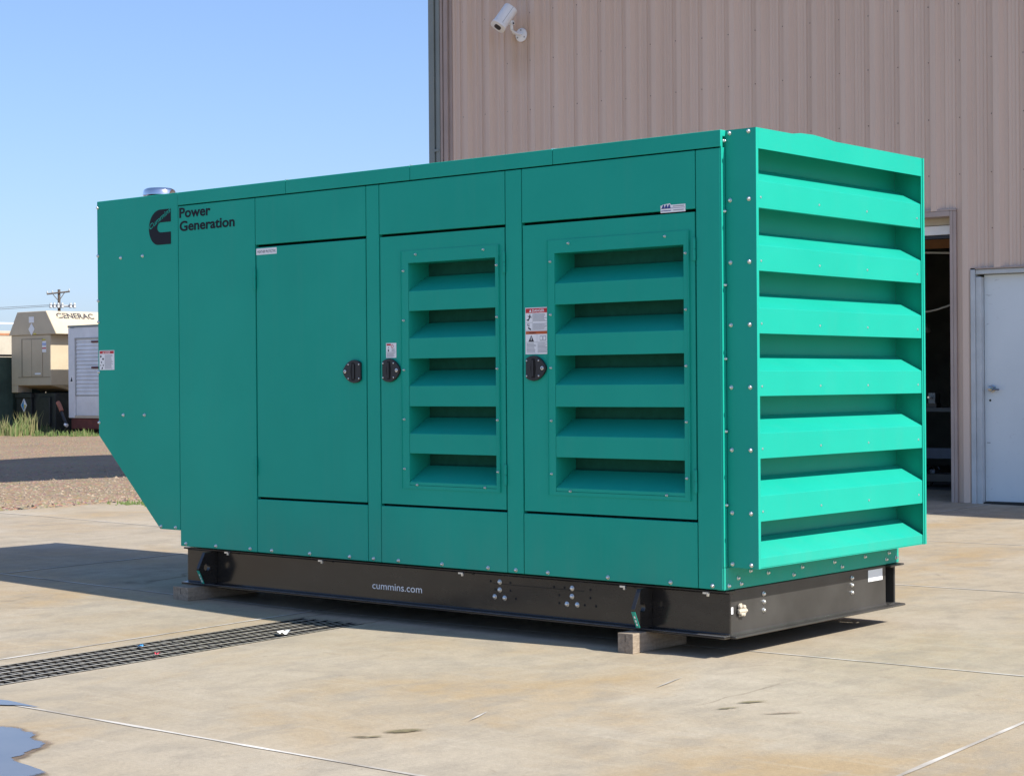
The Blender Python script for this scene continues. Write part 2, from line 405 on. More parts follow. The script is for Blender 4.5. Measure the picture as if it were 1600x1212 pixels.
# pale filler and chipped edges standing in the joints
jm = MB()
def strip(pts, wd, m, dz):
    for (p, q) in zip(pts[:-1], pts[1:]):
        d = Vector((q[0] - p[0], q[1] - p[1])).normalized(); n = Vector((-d.y, d.x))
        w0 = wd * (.55 + .75 * abs(mnoise.noise(Vector((p[0] * 3.1, p[1] * 3.1, 1))))); w1 = wd * (.55 + .75 * abs(mnoise.noise(Vector((q[0] * 3.1, q[1] * 3.1, 1)))))
        jm.add([(p[0] - n.x * w0, p[1] - n.y * w0, zg(p[0]) + dz), (p[0] + n.x * w0, p[1] + n.y * w0, zg(p[0]) + dz),
                (q[0] + n.x * w1, q[1] + n.y * w1, zg(q[0]) + dz), (q[0] - n.x * w1, q[1] - n.y * w1, zg(q[0]) + dz)], [(0, 3, 2, 1)], m)
for a in A[1:-1]: strip([ab(a, -17 + k * .12) for k in range(236)], .013, SEAL, .0025)
for bf in B[1:-1]:
    pts = [ab(a, bf(a)) for a in [-9 + k * .12 for k in range(266)]]
    pts = [p for p in pts]
    if bf is B[5] or bf in B[1:5]:
        L = [p for p in pts if toab(*p)[0] < GA0]; R = [p for p in pts if toab(*p)[0] > GA1]
        strip(L, .013, SEAL, .0022); strip(R, .013, SEAL, .0022)
    else: strip(pts, .013, SEAL, .0022)
o = jm.build('joint_filler', yard); tag(o, kind='stuff')

# trench drain under the grates
tm = MB()
def abbox(mb, a0, a1, b0, b1, z0, z1, m):
    c = [ab(a0, b0), ab(a1, b0), ab(a1, b1), ab(a0, b1)]
    vs = [(p[0], p[1], z) for z in (z0, z1) for p in c]
    mb.add(vs, [(3, 2, 1, 0), (4, 5, 6, 7), (0, 1, 5, 4), (1, 2, 6, 5), (2, 3, 7, 6), (3, 0, 4, 7)], m)
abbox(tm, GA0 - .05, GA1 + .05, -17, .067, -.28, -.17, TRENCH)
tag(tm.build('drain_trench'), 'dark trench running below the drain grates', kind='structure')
GW = GA1 - GA0; SEG = 1.0
names = ['drain grate nearest to the generator, its end in the shadow of the skid', 'drain grate with pink and blue scraps, next after the shaded one', 'wet drain grate at the left edge of the photo beside the puddle', 'drain grate beyond the left edge of the photo']
cb_src = lb_src = None
bend = .062
for k in range(4):
    b1 = bend - k * SEG - .004; b0 = bend - (k + 1) * SEG + .004
    cx, cy = ab((GA0 + GA1) / 2, (b0 + b1) / 2)
    g = thing('drain_grate', (cx, cy, 0), names[k], 'drain grate', 'steel grates over the trench drain', TH, True)
    WPOS[g.name] = Vector()
    L = b1 - b0; hw = GW / 2 - .006
    def lb(x, wd, m):
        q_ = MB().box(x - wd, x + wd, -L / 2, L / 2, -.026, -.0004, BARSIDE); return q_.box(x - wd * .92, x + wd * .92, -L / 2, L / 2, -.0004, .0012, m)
    for q in range(6):
        x = -hw + .008 + (2 * hw - .016) * q / 5
        lb(x, .0060 if 0 < q < 5 else .0040, IRON).build('bearing_bar', g, bev=.002)
    src = None
    nb = 21
    for q in range(nb):
        y = -L / 2 + .012 + (L - .024) * q / (nb - 1)
        if src is None:
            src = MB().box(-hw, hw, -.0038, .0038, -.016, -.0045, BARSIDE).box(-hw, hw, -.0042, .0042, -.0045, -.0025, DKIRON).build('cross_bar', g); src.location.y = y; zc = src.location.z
        else:
            o = src.copy(); C.objects.link(o); o.parent = g; o.location = (src.location.x, y, zc)

# puddles, stains, scratches: thin sheets with ragged outlines
def blob(cx, cy, pts, n=90, rag=.06, seed=0):
    out = []
    for i in range(n):
        t = i / n * len(pts); k = int(t); f = t - k
        p0, p1, p2, p3 = (pts[(k + d) % len(pts)] for d in (-1, 0, 1, 2))
        q = [.5 * (2 * p1[c] + (p2[c] - p0[c]) * f + (2 * p0[c] - 5 * p1[c] + 4 * p2[c] - p3[c]) * f * f + (3 * p1[c] - p0[c] - 3 * p2[c] + p3[c]) * f ** 3) for c in (0, 1)]
        nz = mnoise.noise(Vector((q[0] * 9, q[1] * 9, seed))) * .6 + mnoise.noise(Vector((q[0] * 28, q[1] * 28, seed + 3))) * .4
        dx, dy = q[0] - cx, q[1] - cy; L = math.hypot(dx, dy) + 1e-6
        out.append((q[0] + dx / L * nz * rag, q[1] + dy / L * nz * rag))
    return out
def sheet(name, poly, m, dz, label):
    mb = MB(); c = (sum(p[0] for p in poly) / len(poly), sum(p[1] for p in poly) / len(poly))
    vs = [(c[0], c[1], zg(c[0]) + dz)] + [(p[0], p[1], zg(p[0]) + dz) for p in poly]; n = len(poly)
    ar = sum(poly[i][0] * poly[(i + 1) % n][1] - poly[(i + 1) % n][0] * poly[i][1] for i in range(n))
    fs = [(0, i + 1, (i + 1) % n + 1) if ar > 0 else (0, (i + 1) % n + 1, i + 1) for i in range(n)]
    mb.add(vs, fs, m); o = mb.build(name); at = o.data.attributes.new('fade', 'FLOAT', 'POINT')
    at.data.foreach_set('value', [1.] + [0.] * n); return tag(o, label, kind='structure')
def grow(poly, d):
    c = (sum(p[0] for p in poly) / len(poly), sum(p[1] for p in poly) / len(poly)); r = []
    for i, p in enumerate(poly):
        dx, dy = p[0] - c[0], p[1] - c[1]; L = math.hypot(dx, dy) + 1e-6; e = d * (.55 + .6 * abs(mnoise.noise(Vector((p[0] * 7, p[1] * 7, 5)))))
        r.append((p[0] + dx / L * e, p[1] + dy / L * e))
    return r
pud = blob(-.9, -3.3, [(-1.13, -2.87), (-1.02, -2.85), (-.89, -2.90), (-.745, -2.955), (-.66, -3.08), (-.63, -3.17), (-.46, -3.20), (-.33, -3.25), (-.36, -3.5), (-.7, -3.8), (-1.2, -3.7), (-1.5, -3.3), (-1.4, -3.0)], 140, .05)
sheet('damp_rim', grow(pud, .04), WETEDGE, .0040, 'brown damp rim round the large puddle')
sheet('puddle', pud, WATER, .0062, 'large sky-blue puddle at the lower left corner')
pud2 = blob(-1.62, -2.59, [(-1.62, -2.545), (-1.54, -2.54), (-1.45, -2.545), (-1.36, -2.553), (-1.45, -2.575), (-1.52, -2.615), (-1.62, -2.66), (-1.8, -2.70), (-2.0, -2.62)], 90, .012, 4)
sheet('puddle', pud2, WATER, .0050, 'small puddle lying on the slab joint left of the large one')
# oil stains a little right of the picture's middle
sheet('oil_stain', blob(0, -2.18, [(-.07, -2.235), (0, -2.205), (.02, -2.15), (.055, -2.135), (.045, -2.17), (.01, -2.215)], 60, .012, 1), OIL, .0045, 'left olive oil stain of the pair near the bottom edge')
sheet('oil_stain', blob(.04, -2.03, [(-.03, -2.105), (.03, -2.10), (.075, -2.03), (.09, -1.965), (.06, -1.955), (.0, -2.03)], 60, .012, 2), OIL, .0047, 'right olive oil stain of the pair near the bottom edge')
sheet('oil_stain', blob(.665, -.97, [(.645, -1.03), (.685, -.985), (.70, -.92), (.675, -.935), (.65, -.985)], 70, .03, 7), OIL, .0045, 'small brown splash stain on the concrete before the timber block')
sheet('oil_stain', blob(.66, -.82, [(.625, -.89), (.66, -.85), (.71, -.765), (.69, -.76), (.63, -.83)], 70, .035, 9), OIL, .0047, 'small brown splash stain behind the first one')
FAINT = mat('faint_smear', (.315, .25, .175), .8, var=.1, scale=20)
soften(FAINT, .05, .8, 30, .6, .8)
sheet('faded_stain', blob(.87, -.95, [(.82, -1.02), (.88, -.97), (.94, -.88), (.90, -.87), (.83, -.96)], 60, .03, 12), FAINT, .0043, 'faint brown smear right of the splash stains')
for (p, q, lb_) in (((.088, -1.754), (.018, -1.57), 'pale scratch in the concrete at bottom centre'), ((.198, -.773), (.132, -.491), 'pale scratch in the concrete before the timber block')):
    d = Vector((q[0] - p[0], q[1] - p[1], 0)); n = Vector((-d.y, d.x, 0)).normalized() * .006
    sheet('scratch', [(p[0], p[1]), (p[0] + d.x * .5 + n.x, p[1] + d.y * .5 + n.y), (q[0], q[1]), (p[0] + d.x * .4 - n.x, p[1] + d.y * .4 - n.y)], SEAL, .0045, lb_)

# pebbles on the dirt (uncountable)
pb = MB()
for i in range(9000):
    a = -9.02 - abs(random.gauss(0, 1)) * 3.2; b = random.uniform(-1, 10)
    x, y = ab(a, b); s = random.choice([.007, .009, .012, .016, .024, .03 if random.random() < .2 else .012]) * random.uniform(.7, 1.3)
    z = max(tz(x, y), .118); h = s * random.uniform(.4, .8); an = random.uniform(0, 3)
    c, q = math.cos(an) * s, math.sin(an) * s
    pb.add([(x + c, y + q, z), (x - q, y + c, z), (x - c * .9, y - q * .8, z), (x + q, y - c, z), (x + c * .2, y, z + h)], [(0, 1, 4), (1, 2, 4), (2, 3, 4), (3, 0, 4)], PEBBLE)
tag(pb.build('gravel'), 'loose gravel stones along the edge of the concrete', kind='stuff')

# ------------------------------------------------------------------ metal building
TB = math.radians(5)
bld = thing('metal_building', (-3.68, 9.64, 0), 'tall tan building clad in vertical ribbed metal sheets', 'building', None, TB, True)
U0, U1, HB = -6.19, 14.2, 8.5
RP = .317; R0 = -6.004
def prof(u):
    # depth of the sheet at u (negative = towards the yard)
    k = (u - R0) / RP; f = (k - math.floor(k)) * RP
    if f < .008: return -.048 * f / .008
    if f < .066: return -.048
    if f < .100: return -.048 * (1 - (f - .066) / .034)
    for c in (.160, .235):
        d = abs(f - c)
        if d < .022: return -.011 * min(1, (.022 - d) / .010)
    return 0.
def brk(ua, ub):
    pts = {round(ua, 4), round(ub, 4)}
    k0 = math.floor((ua - R0) / RP) - 1
    for k in range(k0, k0 + int((ub - ua) / RP) + 4):
        for f in (0, .008, .066, .100, .138, .148, .172, .182, .213, .223, .247, .257):
            u = R0 + k * RP + f
            if ua < u < ub: pts.add(round(u, 4))
    return sorted(pts)
def zbot(u):
    if -3.35 < u < -.045: return 2.855
    if .10 < u < 1.24: return 2.285
    return .02
pan = R0 + .04
edges = [U0] + [R0 + .066 + RP * 3 * k for k in range(0, 22)]
for k in range(len(edges) - 1):
    ua, ub = edges[k], edges[k + 1]; m = MB()
    cuts = sorted({ua, ub} | {u for u in (-3.35, -.045, .10, 1.24) if ua < u < ub})
    for p, q in zip(cuts[:-1], cuts[1:]):
        us = brk(p, q); z0 = zbot((p + q) / 2); n = len(us); lap = -.0015 * (k % 2)
        vs = [(u, prof(u) + lap, z) for z in (z0, HB) for u in us]
        m.add(vs, [(i, i + 1, n + i + 1, n + i) for i in range(n - 1)], CLAD)
    m.build('wall_panel', bld)
sm = MB()
for row in range(-8, 7):
    z = 4.86 - .55 * row
    if z < .3 or z > HB - .2: continue
    for k in range(0, 40):
        u = R0 + RP * k - .028 + random.uniform(-.004, .004)
        if zbot(u) > z - .05 or -.12 < u < .3 and z < 2.9: continue
        zz = z + random.uniform(-.006, .006)
        sm.lathe((u, .001, zz), (0, -1, 0), [(.0062, 0), (.0062, .003), (.003, .006)], SCREW, 6)
tag(sm.build('cladding_screw', bld), kind='stuff')
# corner trim, downspout, eave, other walls, roof
m = MB(); m.box(-6.35, -6.315, -.035, .2, 0, HB, TRIM); m.box(-6.315, -6.29, -.02, .2, 0, HB, TRIM); m.box(-6.29, -6.235, -.042, .2, 0, HB, TRIM); m.box(-6.235, -6.19, -.012, .2, 0, HB, TRIM); m.build('corner_trim', bld, bev=.004)
m = MB(); m.box(-6.512, -6.43, -.05, .10, .15, HB, DSGREY); m.box(-6.425, -6.40, -.03, .10, .15, HB, DSGREY); m.box(-6.40, -6.352, -.045, .10, .15, HB, DSGREY)
m.build('downspout', bld, bev=.006)
for z in (3.93, 5.9): MB().box(-6.43, -6.36, -.054, -.046, z, z + .03, DSGREY).build('downspout_strap', bld)
m = MB(); m.box(-6.34, -6.20, .2, 14, 0, HB, CLAD); m.build('side_wall', bld)
m = MB(); m.box(U1 - .1, U1, .05, 14, 0, HB, CLAD); m.box(-6.2, U1 - .1, 13.9, 14, 0, HB, CLAD); m.build('rear_wall', bld)
MB().box(-6.6, 14.4, -1.15, 14.3, HB + .004, HB + .15, TRIM).build('roof', bld)
MB().box(-6.7, -1.4, -3.2, -1.16, HB + .01, HB + .14, TRIM).build('shadow_slab', bld)  # unseen slab added out of view to cast the shadow band on the gravel
MB().box(-6.2, U1 - .1, -.02, .04, .004, .03, TRIM).build('base_trim', bld) if False else None
# overhead door opening
m = MB(); m.box(-.102, -.072, -.045, .16, .004, 2.85, TRIM); m.box(-.072, -.040, -.038, .05, .004, 2.85, TRIM)
m.box(-3.38, -3.33, -.045, .16, .004, 2.85, TRIM); m.box(-3.33, -.102, -.045, .16, 2.80, 2.85, TRIM); m.box(-.102, -.040, -.045, .16, 2.851, 2.872, TRIM); m.box(-3.38, -.102, -.045, .16, 2.851, 2.872, TRIM)
m.build('opening_trim', bld, bev=.003)
m = MB(); m.box(-3.32, -.104, .17, .22, 2.735, 2.92, CREAM); m.box(-3.32, -.104, .16, .22, 2.64, 2.73, WHITEP); m.box(-3.32, -.104, .17, .21, 2.60, 2.637, RUBBER)
m.build('rolled_door', bld, bev=.004)
# dark room behind
m = MB(); m.box(-6.15, 3.0, 7.5, 7.6, 0, 5, DARKIN); m.box(3.0, 3.1, .06, 7.5, 0, 5, DARKIN); m.box(-6.19, -6.15, .21, 7.5, 0, 5, DARKIN); m.build('inner_wall', bld)
MB().box(-6.15, 3.0, .06, 7.5, 5.0, 5.05, DARKIN).build('inner_ceiling', bld)
MB().box(-6.15, 3.0, .02, 7.5, -.02, .006, INFLOOR).build('inner_floor', bld)
m = MB(); m.box(-6.1, -3.4, .06, .1, .01, 5, DARKIN); m.box(-.03, 3.0, .10, .14, .01, 5, DARKIN); m.box(-3.4, -.03, .26, .3, 2.95, 5, DARKIN); m.build('wall_lining', bld)
MB().box(-3.0, .5, 1.6, 1.66, 2.62, 2.80, INSUL).build('insulation_strip', bld)
# man door
m = MB(); m.box(.105, .150, -.05, .10, .004, 2.27, FRAMEP); m.box(.150, .205, -.03, .10, .004, 2.20, FRAMEP); m.box(.150, 1.24, -.03, .10, 2.225, 2.27, FRAMEP); m.box(.15, 1.19, -.05, .02, 2.272, 2.288, TRIM)
m.box(1.19, 1.24, -.05, .10, .004, 2.225, FRAMEP); m.build('door_frame', bld, bev=.004)
dl = MB().box(.208, 1.187, .045, .09, .035, 2.22, DOORP).build('door', bld, bev=.003)
m = MB(); m.lathe((.285, .045, 1.123), (0, -1, 0), [(.036, 0), (.036, .006), (.014, .010), (.014, .03), (.026, .036), (.030, .052), (.024, .064), (.004, .068)], DULLM, 20)
m.cyl((.30, -.012, 1.118), (.37, -.012, 1.114), .009, DULLM, 8); m.build('knob', dl, smooth=True)
m = MB(); m.lathe((.262, .045, 1.01), (0, -1, 0), [(.011, 0), (.011, .002)], HOLE, 8); m.box(.228, .262, .042, .0448, .60, .604, HOLE); m.box(.72, .80, .042, .0448, 1.03, 1.036, GREYINK); m.build('door_blemish', dl)
MB().box(.2, 1.19, .0, .1, .006, .03, RUBBER).build('threshold', bld)

# things inside the dark doorway
c5, s5 = math.cos(TB), math.sin(TB)
def bw(u, v, z): return (-3.68 + u * c5 - v * s5, 9.64 + u * s5 + v * c5, z)
t = thing('workbench', bw(-1.6, 3.0, .006), 'dark workbench with grey edge in the shadowed doorway', 'workbench', None, TB, True)
MB().box(-1.5, 1.2, 0, .7, .84, .885, mat('bench_steel', (.12, .13, .13), .5)).build('bench_top', t)
MB().box(-1.5, 1.2, .02, .06, .30, .42, mat('grey_blue_rail', (.13, .15, .19), .5)).build('bench_rail', t)
for x in (-1.45, 1.1):
    for y in (.03, .6): MB().box(x, x + .06, y, y + .06, 0, .84, DARKIN).build('leg', t)
t = thing('machine_vise', bw(-1.62, 3.2, .891), 'small bright metal vise on the dark workbench', 'vise', None, TB, True)
MB().box(-.06, .06, -.05, .10, 0, .05, GRAPHITE).build('base', t); m = MB(); m.box(-.04, .04, -.04, .0, .05, .17, INSULATOR); m.box(-.05, .05, .04, .09, .05, .16, GRAPHITE); m.cyl((0, -.14, .12), (0, .05, .12), .012, CHROME, 8); m.build('jaw', t)
t = thing('hanging_lamp', bw(-1.55, 2.6, 1.75), 'round dusty white work lamp hanging inside the doorway', 'lamp', None, TB, True)
m = MB(); m.lathe((0, 0, .10), (0, 0, -1), [(.02, -.06), (.05, -.04), (.14, .05), (.15, .09), (.13, .10)], CREAM, 18); m.build('lamp_shade', t, smooth=True); MB().cyl((0, 0, .15), (0, 0, 1.3), .006, RUBBER, 6).build('cord', t)
m = MB(); m.tube([bw(-2.6 + .1 * i, 1.6, 2.20 - .25 * math.sin(math.pi * min(1, i / 26)) + .02 * math.sin(i * .7)) for i in range(28)], .010, CREAM, 6)
tag(m.build('hanging_cable'), 'pale cable sagging across the dark doorway', 'cable')
m = MB(); m.tube([bw(-2.6 + .1 * i, 2.2, 2.62 - .02 * i * (i - 14) / 50) for i in range(28)], .012, WHITEP, 6)
tag(m.build('ceiling_conduit'), 'white conduit below the brown insulation inside the doorway', 'conduit')
MB_ = MB().box(-.03, .03, -.03, .03, -.55, .0, INSULATOR)
t = thing('drop_bracket', bw(-1.42, 2.3, 2.93), 'grey drop bracket hanging from the doorway ceiling', 'bracket', None, TB, True); MB_.build('rod', t)
MB().box(-.25, .10, -.06, .06, -.22, -.12, DARKIN).build('motor_housing', t)
t = thing('floor_jack', bw(-1.25, 2.55, .006), 'low metal trolley jack on the floor inside the doorway', 'jack', None, TB, True)
m = MB(); m.box(-.3, .3, -.12, .12, .06, .16, GRAPHITE); m.build('frame', t, bev=.01); MB().lathe((-.1, 0, .16), (0, 0, 1), [(.06, 0), (.07, .04), (.05, .07)], CHROME, 14).build('saddle', t)
for x in (-.22, .22):
    for y in (-.15, .13): MB().cyl((x, y, .06), (x, y + .03, .06), .055, RUBBER, 12).build('wheel', t)

# ------------------------------------------------------------------ security camera on the wall
sc = thing('security_camera', bw(-5.19, 0, 5.16), 'white bullet security camera on a bent wall arm', 'security camera', None, TB, True)
m = MB(); m.lathe((0, -.012, 0), (0, -1, 0), [(.078, 0), (.078, .010), (.070, .016)], WHITEP, 28)
for a in (90, 210, 330): m.lathe((.055 * math.cos(math.radians(a)), -.028, .055 * math.sin(math.radians(a))), (0, -1, 0), [(.011, 0), (.009, .004)], INSULATOR, 8)
m.build('wall_plate', sc, smooth=True)
arm = [(0, -.02, 0), (0, -.12, .0), (0, -.175, .010), (0, -.205, .04), (0, -.212, .09)]
MB().tube(arm, .019, WHITEP, 12).build('arm', sc, smooth=True)
m = MB(); m.box(-.026, .026, -.245, -.185, .085, .135, WHITEP); m.cyl((-.034, -.212, .10), (.034, -.212, .10), .012, RUBBER, 10); m.build('swivel', sc, bev=.006)
axv = Vector((-.293, -.517, -.803)).normalized(); upv = Vector((-.25, -.1, 1)); sdv = axv.cross(upv).normalized(); upv = sdv.cross(axv).normalized()
cb = Vector((-.045, -.285, .16)); HL = .135
def sec(sx, sz, n=7, flat=.35):
    # rounded top, flatter bottom
    pts = []
    for i in range(20):
        a = 2 * math.pi * i / 20; x, z = math.cos(a), math.sin(a)
        p = 3.2; k = (abs(x) ** p + abs(z) ** p) ** (-1 / p); pts.append((x * k * sx, z * k * sz))
    return pts
def loft(mb, secs, m):
    vs = []; n = len(secs[0][1])
    for d, s in secs: vs += [cb + axv * d + sdv * p[0] + upv * p[1] for p in s]
    fs = []
    for k in range(len(secs) - 1):
        for i in range(n): j = (i + 1) % n; fs.append((k * n + i, k * n + j, (k + 1) * n + j, (k + 1) * n + i))
    fs += [tuple(reversed(range(n))), tuple(range((len(secs) - 1) * n, len(secs) * n))]; mb.add(vs, fs, m)
m = MB(); loft(m, [(-HL, sec(.092, .074)), (-HL + .01, sec(.103, .084)), (HL - .03, sec(.103, .084))], WHITEP); hs = m.build('housing', sc, smooth=True)
m = MB(); loft(m, [(HL - .027, sec(.108, .089)), (HL, sec(.108, .089)), (HL + .004, sec(.098, .080))], WHITEP); m.build('front_bezel', hs, smooth=True)
m = MB(); loft(m, [(HL + .0045, [(p[0] * .55, p[1] * .5) for p in sec(.098, .080)]), (HL + .006, [(p[0] * .55, p[1] * .5) for p in sec(.098, .080)])], RUBBER); m.build('lens', hs)
m = MB()
for s_ in (-1, 1):
    p0 = cb + axv * (-HL + .01) + sdv * s_ * .1035 - upv * .012; p1 = cb + axv * (HL - .03) + sdv * s_ * .1035 - upv * .012
    m.tube([p0, p1], .0022, GREYINK, 5)
m.build('side_seam', hs)

# ------------------------------------------------------------------ timber blocks under the skid
def block(x0, x1, y0, y1, z0, z1, label, bevw=.006):
    m = MB(); m.box(x0, x1, y0, y1, z0, z1, WOOD)
    m.box((x0 + x1) / 2 - .002, (x0 + x1) / 2 + .001, y0 - .0012, y0 + .002, z1 - .038, z1 - .006, HOLE)
    tag(m.build('timber_block', bev=bevw, seg=2), label, 'timber block', 'timber blocks under the skid')
block(-.497, -.413, -.104, .31, .0005, .0885, 'pale timber block under the right end of the skid with sunlit side')
block(-3.60, -3.47, -.112, .40, zg(-3.5) + .001, .0885, 'grey shaded timber block under the left end of the skid', .014)
block(-.49, -.40, 1.2, 1.66, .0005, .0885, 'timber block under the far rail at the right end')
block(-3.60, -3.47, 1.2, 1.66, zg(-3.5) + .001, .0885, 'timber block under the far rail at the left end')

# ------------------------------------------------------------------ generator
ZB, ZT, W, XL = .30, 2.30, 1.558, -3.67
gen = thing('generator', (-1.84, .78, .09), 'large teal green enclosed generator with louvred end on black skid', 'generator')

# bolts: one mesh per orientation, shared
def boltmesh(axis, r=.0125):
    n = Vector(axis); m = MB()
    m.lathe((0, 0, 0), n, [(r * 1.25, 0), (r * 1.25, .002), (r * .98, .003), (r * .93, .0075), (r * .6, .0105), (.001, .0115)], ZINC, 10)
    return m
_bs = {}
def bolt(p, axis, parent, r=.0080, name='bolt'):
    k = (axis, r)
    if k not in _bs:
        o = boltmesh(axis, r).build(name, parent, smooth=True); off = WPOS[o.name].copy()
        _bs[k] = (o, off); o.location = Vector(p) + off - WPOS[parent.name]; WPOS[o.name] = Vector(p) + off; o.data.name = 'bolt'
    else:
        s, off = _bs[k]; inst(s, name, Vector(p) + off, parent)
NY, PX = (0, -1, 0), (1, 0, 0)

# --- skid
skid = MB()
yw = .042
skid.prism([(yw - .046, .088), (yw + .06, .088), (yw + .06, .1), (yw + .012, .104), (yw + .012, .276), (yw + .05, .282), (yw + .05, .296), (yw - .03, .296), (yw - .03, .287), (yw, .282), (yw, .105), (yw - .046, .098)], 'x', -3.66, .006, BLACK)
ye = W - .042
skid.prism([(ye + .055, .088), (ye - .06, .088), (ye - .06, .1), (ye - .012, .104), (ye - .012, .276), (ye - .05, .282), (ye - .05, .296), (ye + .03, .296), (ye + .03, .287), (ye, .282), (ye, .105), (ye + .055, .098)], 'x', -3.66, .006, GRAPHITE)
skid_o = skid.build('skid_base', gen, bev=.003)
MB().box(-3.66, .0062, yw - .047, yw - .004, .0984, .1012, mat('dusty_flange_top', (.10, .098, .095), .3, var=.3, scale=9)).build('bottom_flange', skid_o, bev=.001)
er = MB()
er.prism([(.036, .088), (-.08, .088), (-.08, .098), (-.013, .103), (-.013, .285), (-.06, .289), (-.06, .297), (.0, .297), (.0, .108), (.008, .1), (.036, .097)], 'y', yw + .002, 1.43, GRAPHITE)
er.box(-.07, -.06, 1.43, 1.505, .099, .29, BLACK); er.box(-.06, .036, 1.43, 1.565, .088, .098, GRAPHITE); er.box(-.06, .03, 1.43, 1.565, .288, .297, GRAPHITE)
er.box(-.06, .0, 1.505, 1.515, .099, .287, BLACK)
end_rail = er.build('end_rail', skid_o, bev=.003)
MB().box(-3.65, -3.60, yw + .06, W - .1, .10, .28, BLACK).build('end_rail', skid_o)
bm_ = MB(); bm_.box(-3.6, -.06, yw + .014, ye - .014, .24, .25, BLACK); bm_.build('belly_plate', skid_o)
for x, z in [(-1.339, .254), (-1.339, .216), (-1.371, .181), (-1.308, .179), (-.892, .254), (-.893, .216), (-.923, .178), (-.862, .179)]: bolt((x + .02, yw, z - .006), NY, skid_o, .0100)
hm = MB()
for x, z in [(-1.397, .255), (-1.272, .255), (-1.366, .217), (-1.272, .217), (-1.238, .181), (-1.001, .254), (-.938, .254), (-.784, .254), (-.97, .217), (-.785, .217), (-.97, .18), (-.818, .181), (-.752, .181)]:
    hm.lathe((x + .02, yw, z - .006), NY, [(.0065, 0), (.0065, .0006)], HOLE, 8)
hm.box(-1.36, -.80, yw - .0015, yw - .0002, .238, .240, HOLE)
tag(hm.build('bolt_hole', skid_o), kind='stuff')
for y, z in [(.32, .258), (.32, .222), (.319, .185), (1.099, .261), (1.099, .227), (1.098, .191)]: bolt((.0, y, z), PX, skid_o, .0088)
for x, z in [(-1.537, .279), (-.548, .28), (-.094, .282), (-3.277, .284), (-2.529, .282)]:
    m = MB(); m.box(x - .012, x + .018, -.004, .01, z - .002, z + .006, ZINC); m.lathe((x + .012, .001, z + .001), (0, 0, -1), [(.008, 0), (.007, .012), (.002, .014)], ZINC, 8); m.build('retaining_clip', skid_o)
# lifting lugs: plates standing out from the rail
def lug(x, label=None):
    m = MB(); oy = yw - .001
    plate_hole(m, [(oy, .105), (-.052, .108), (-.094, .196), (-.048, .283), (oy, .283)], (-.036, .2), .02, 'x', x - .011, x + .011, BLACK)
    o = m.build('lifting_lug', skid_o, bev=.002)
    # sticker on the sloping lower edge
    a, b = Vector((0, -.0538, .112)), Vector((0, -.0905, .186)); n = Vector((0, -(b.z - a.z), (b.y - a.y))).normalized() * .0016
    m = MB(); vs = [Vector((xx, p.y, p.z)) + n for p in (a, b) for xx in (x - .0105, x + .0105)]; vs2 = [v - n * 1.2 for v in vs]
    m.add(vs + vs2, [(0, 1, 3, 2), (4, 6, 7, 5), (0, 4, 5, 1), (2, 3, 7, 6), (0, 2, 6, 4), (1, 5, 7, 3)], TEALSTK)
    for q in (.2, .42, .66): 
        c = a.lerp(b, q) + n * 1.2; d = (b - a).normalized() * .006
        m.add([Vector((x - .004, c.y, c.z)) - d, Vector((x + .004, c.y, c.z)) - d, Vector((x + .004, c.y, c.z)) + d, Vector((x - .004, c.y, c.z)) + d], [(0, 1, 2, 3)], WHITEV)
    m.build('sticker', o)
lug(-.42); lug(-3.41)
# grounding lug on the end rail
m = MB(); y0, z0 = .128, .205
m.box(.0, .006, y0 - .012, y0 + .012, z0 - .03, z0 + .028, CREAM); m.box(.004, .018, y0 - .026, y0 + .03, z0 - .016, z0 + .006, CREAM)
for dy, dz in ((-.014, .016), (.016, .012), (-.004, -.018), (.012, -.02)): m.lathe((.004, y0 + dy, z0 + dz), PX, [(.011, 0), (.011, .012), (.006, .016)], CREAM, 6)
m.cyl((.014, y0 - .03, z0 - .005), (.014, y0 + .034, z0 - .005), .008, CREAM, 8); m.build('grounding_lug', skid_o, bev=.002)
MB().box(.0, .0012, .056, .074, .192, .222, WHITEV).build('label', skid_o)
MB().box(.0, .0012, 1.255, 1.395, .228, .284, WHITEV).build('label', skid_o)
m = MB(); add_text(m, 'cummins.com', (-2.185, yw - .0012, .158), (.350, 0, 0), (0, 0, .034), WHITEV, .0); m.build('lettering', skid_o)

# --- enclosure panels (each sheet its own piece, with open seams)
T = .03; G = .0022
def panel(x0, x1, z0, z1, name='side_panel', y0=0.0):
    return MB().box(x0 + G, x1 - G, y0, y0 + T, z0 + G, z1 - G, GREEN).build(name, gen, bev=.003, seg=2)
ZF = 2.222
panel(-3.67, -3.02, ZB, ZF)
for x0, x1 in ((-3.02, -2.172), (-2.078, -1.233), (-1.13, -.132)):
    panel(x0, x1, 1.963, ZF, 'header_panel'); panel(x0, x1, ZB, .592, 'sill_panel')
panel(-2.172, -2.078, ZB, ZF, 'door_post'); panel(-1.233, -1.13, ZB, ZF, 'door_post')
panel(-.132, .0, ZB, ZF, 'corner_post')
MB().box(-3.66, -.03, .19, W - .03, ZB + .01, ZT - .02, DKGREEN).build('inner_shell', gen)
MB().box(-3.668, -.01, W - .025, W, ZB, ZF, GREEN).build('rear_panel', gen, bev=.003)
MB().box(-.032, -.008, .032, W - .028, .40, ZF, GREEN).build('end_panel', gen)
MB().box(-.034, .004, .003, W - .001, ZB, .398, GREEN).build('end_sill', gen, bev=.002)
MB().box(-.004, .004, .0015, .0125, .40, ZF + .07, GREEN).build('corner_flange', gen, bev=.001)
for z in (2.25, 1.945, 1.625, 1.305, .99, .67): bolt((.004, .021 + .0, z), PX, gen, .0065)
MB().box(-.003, .003, .0135, .03, .40, ZF, GREEN).build('corner_flange', gen)
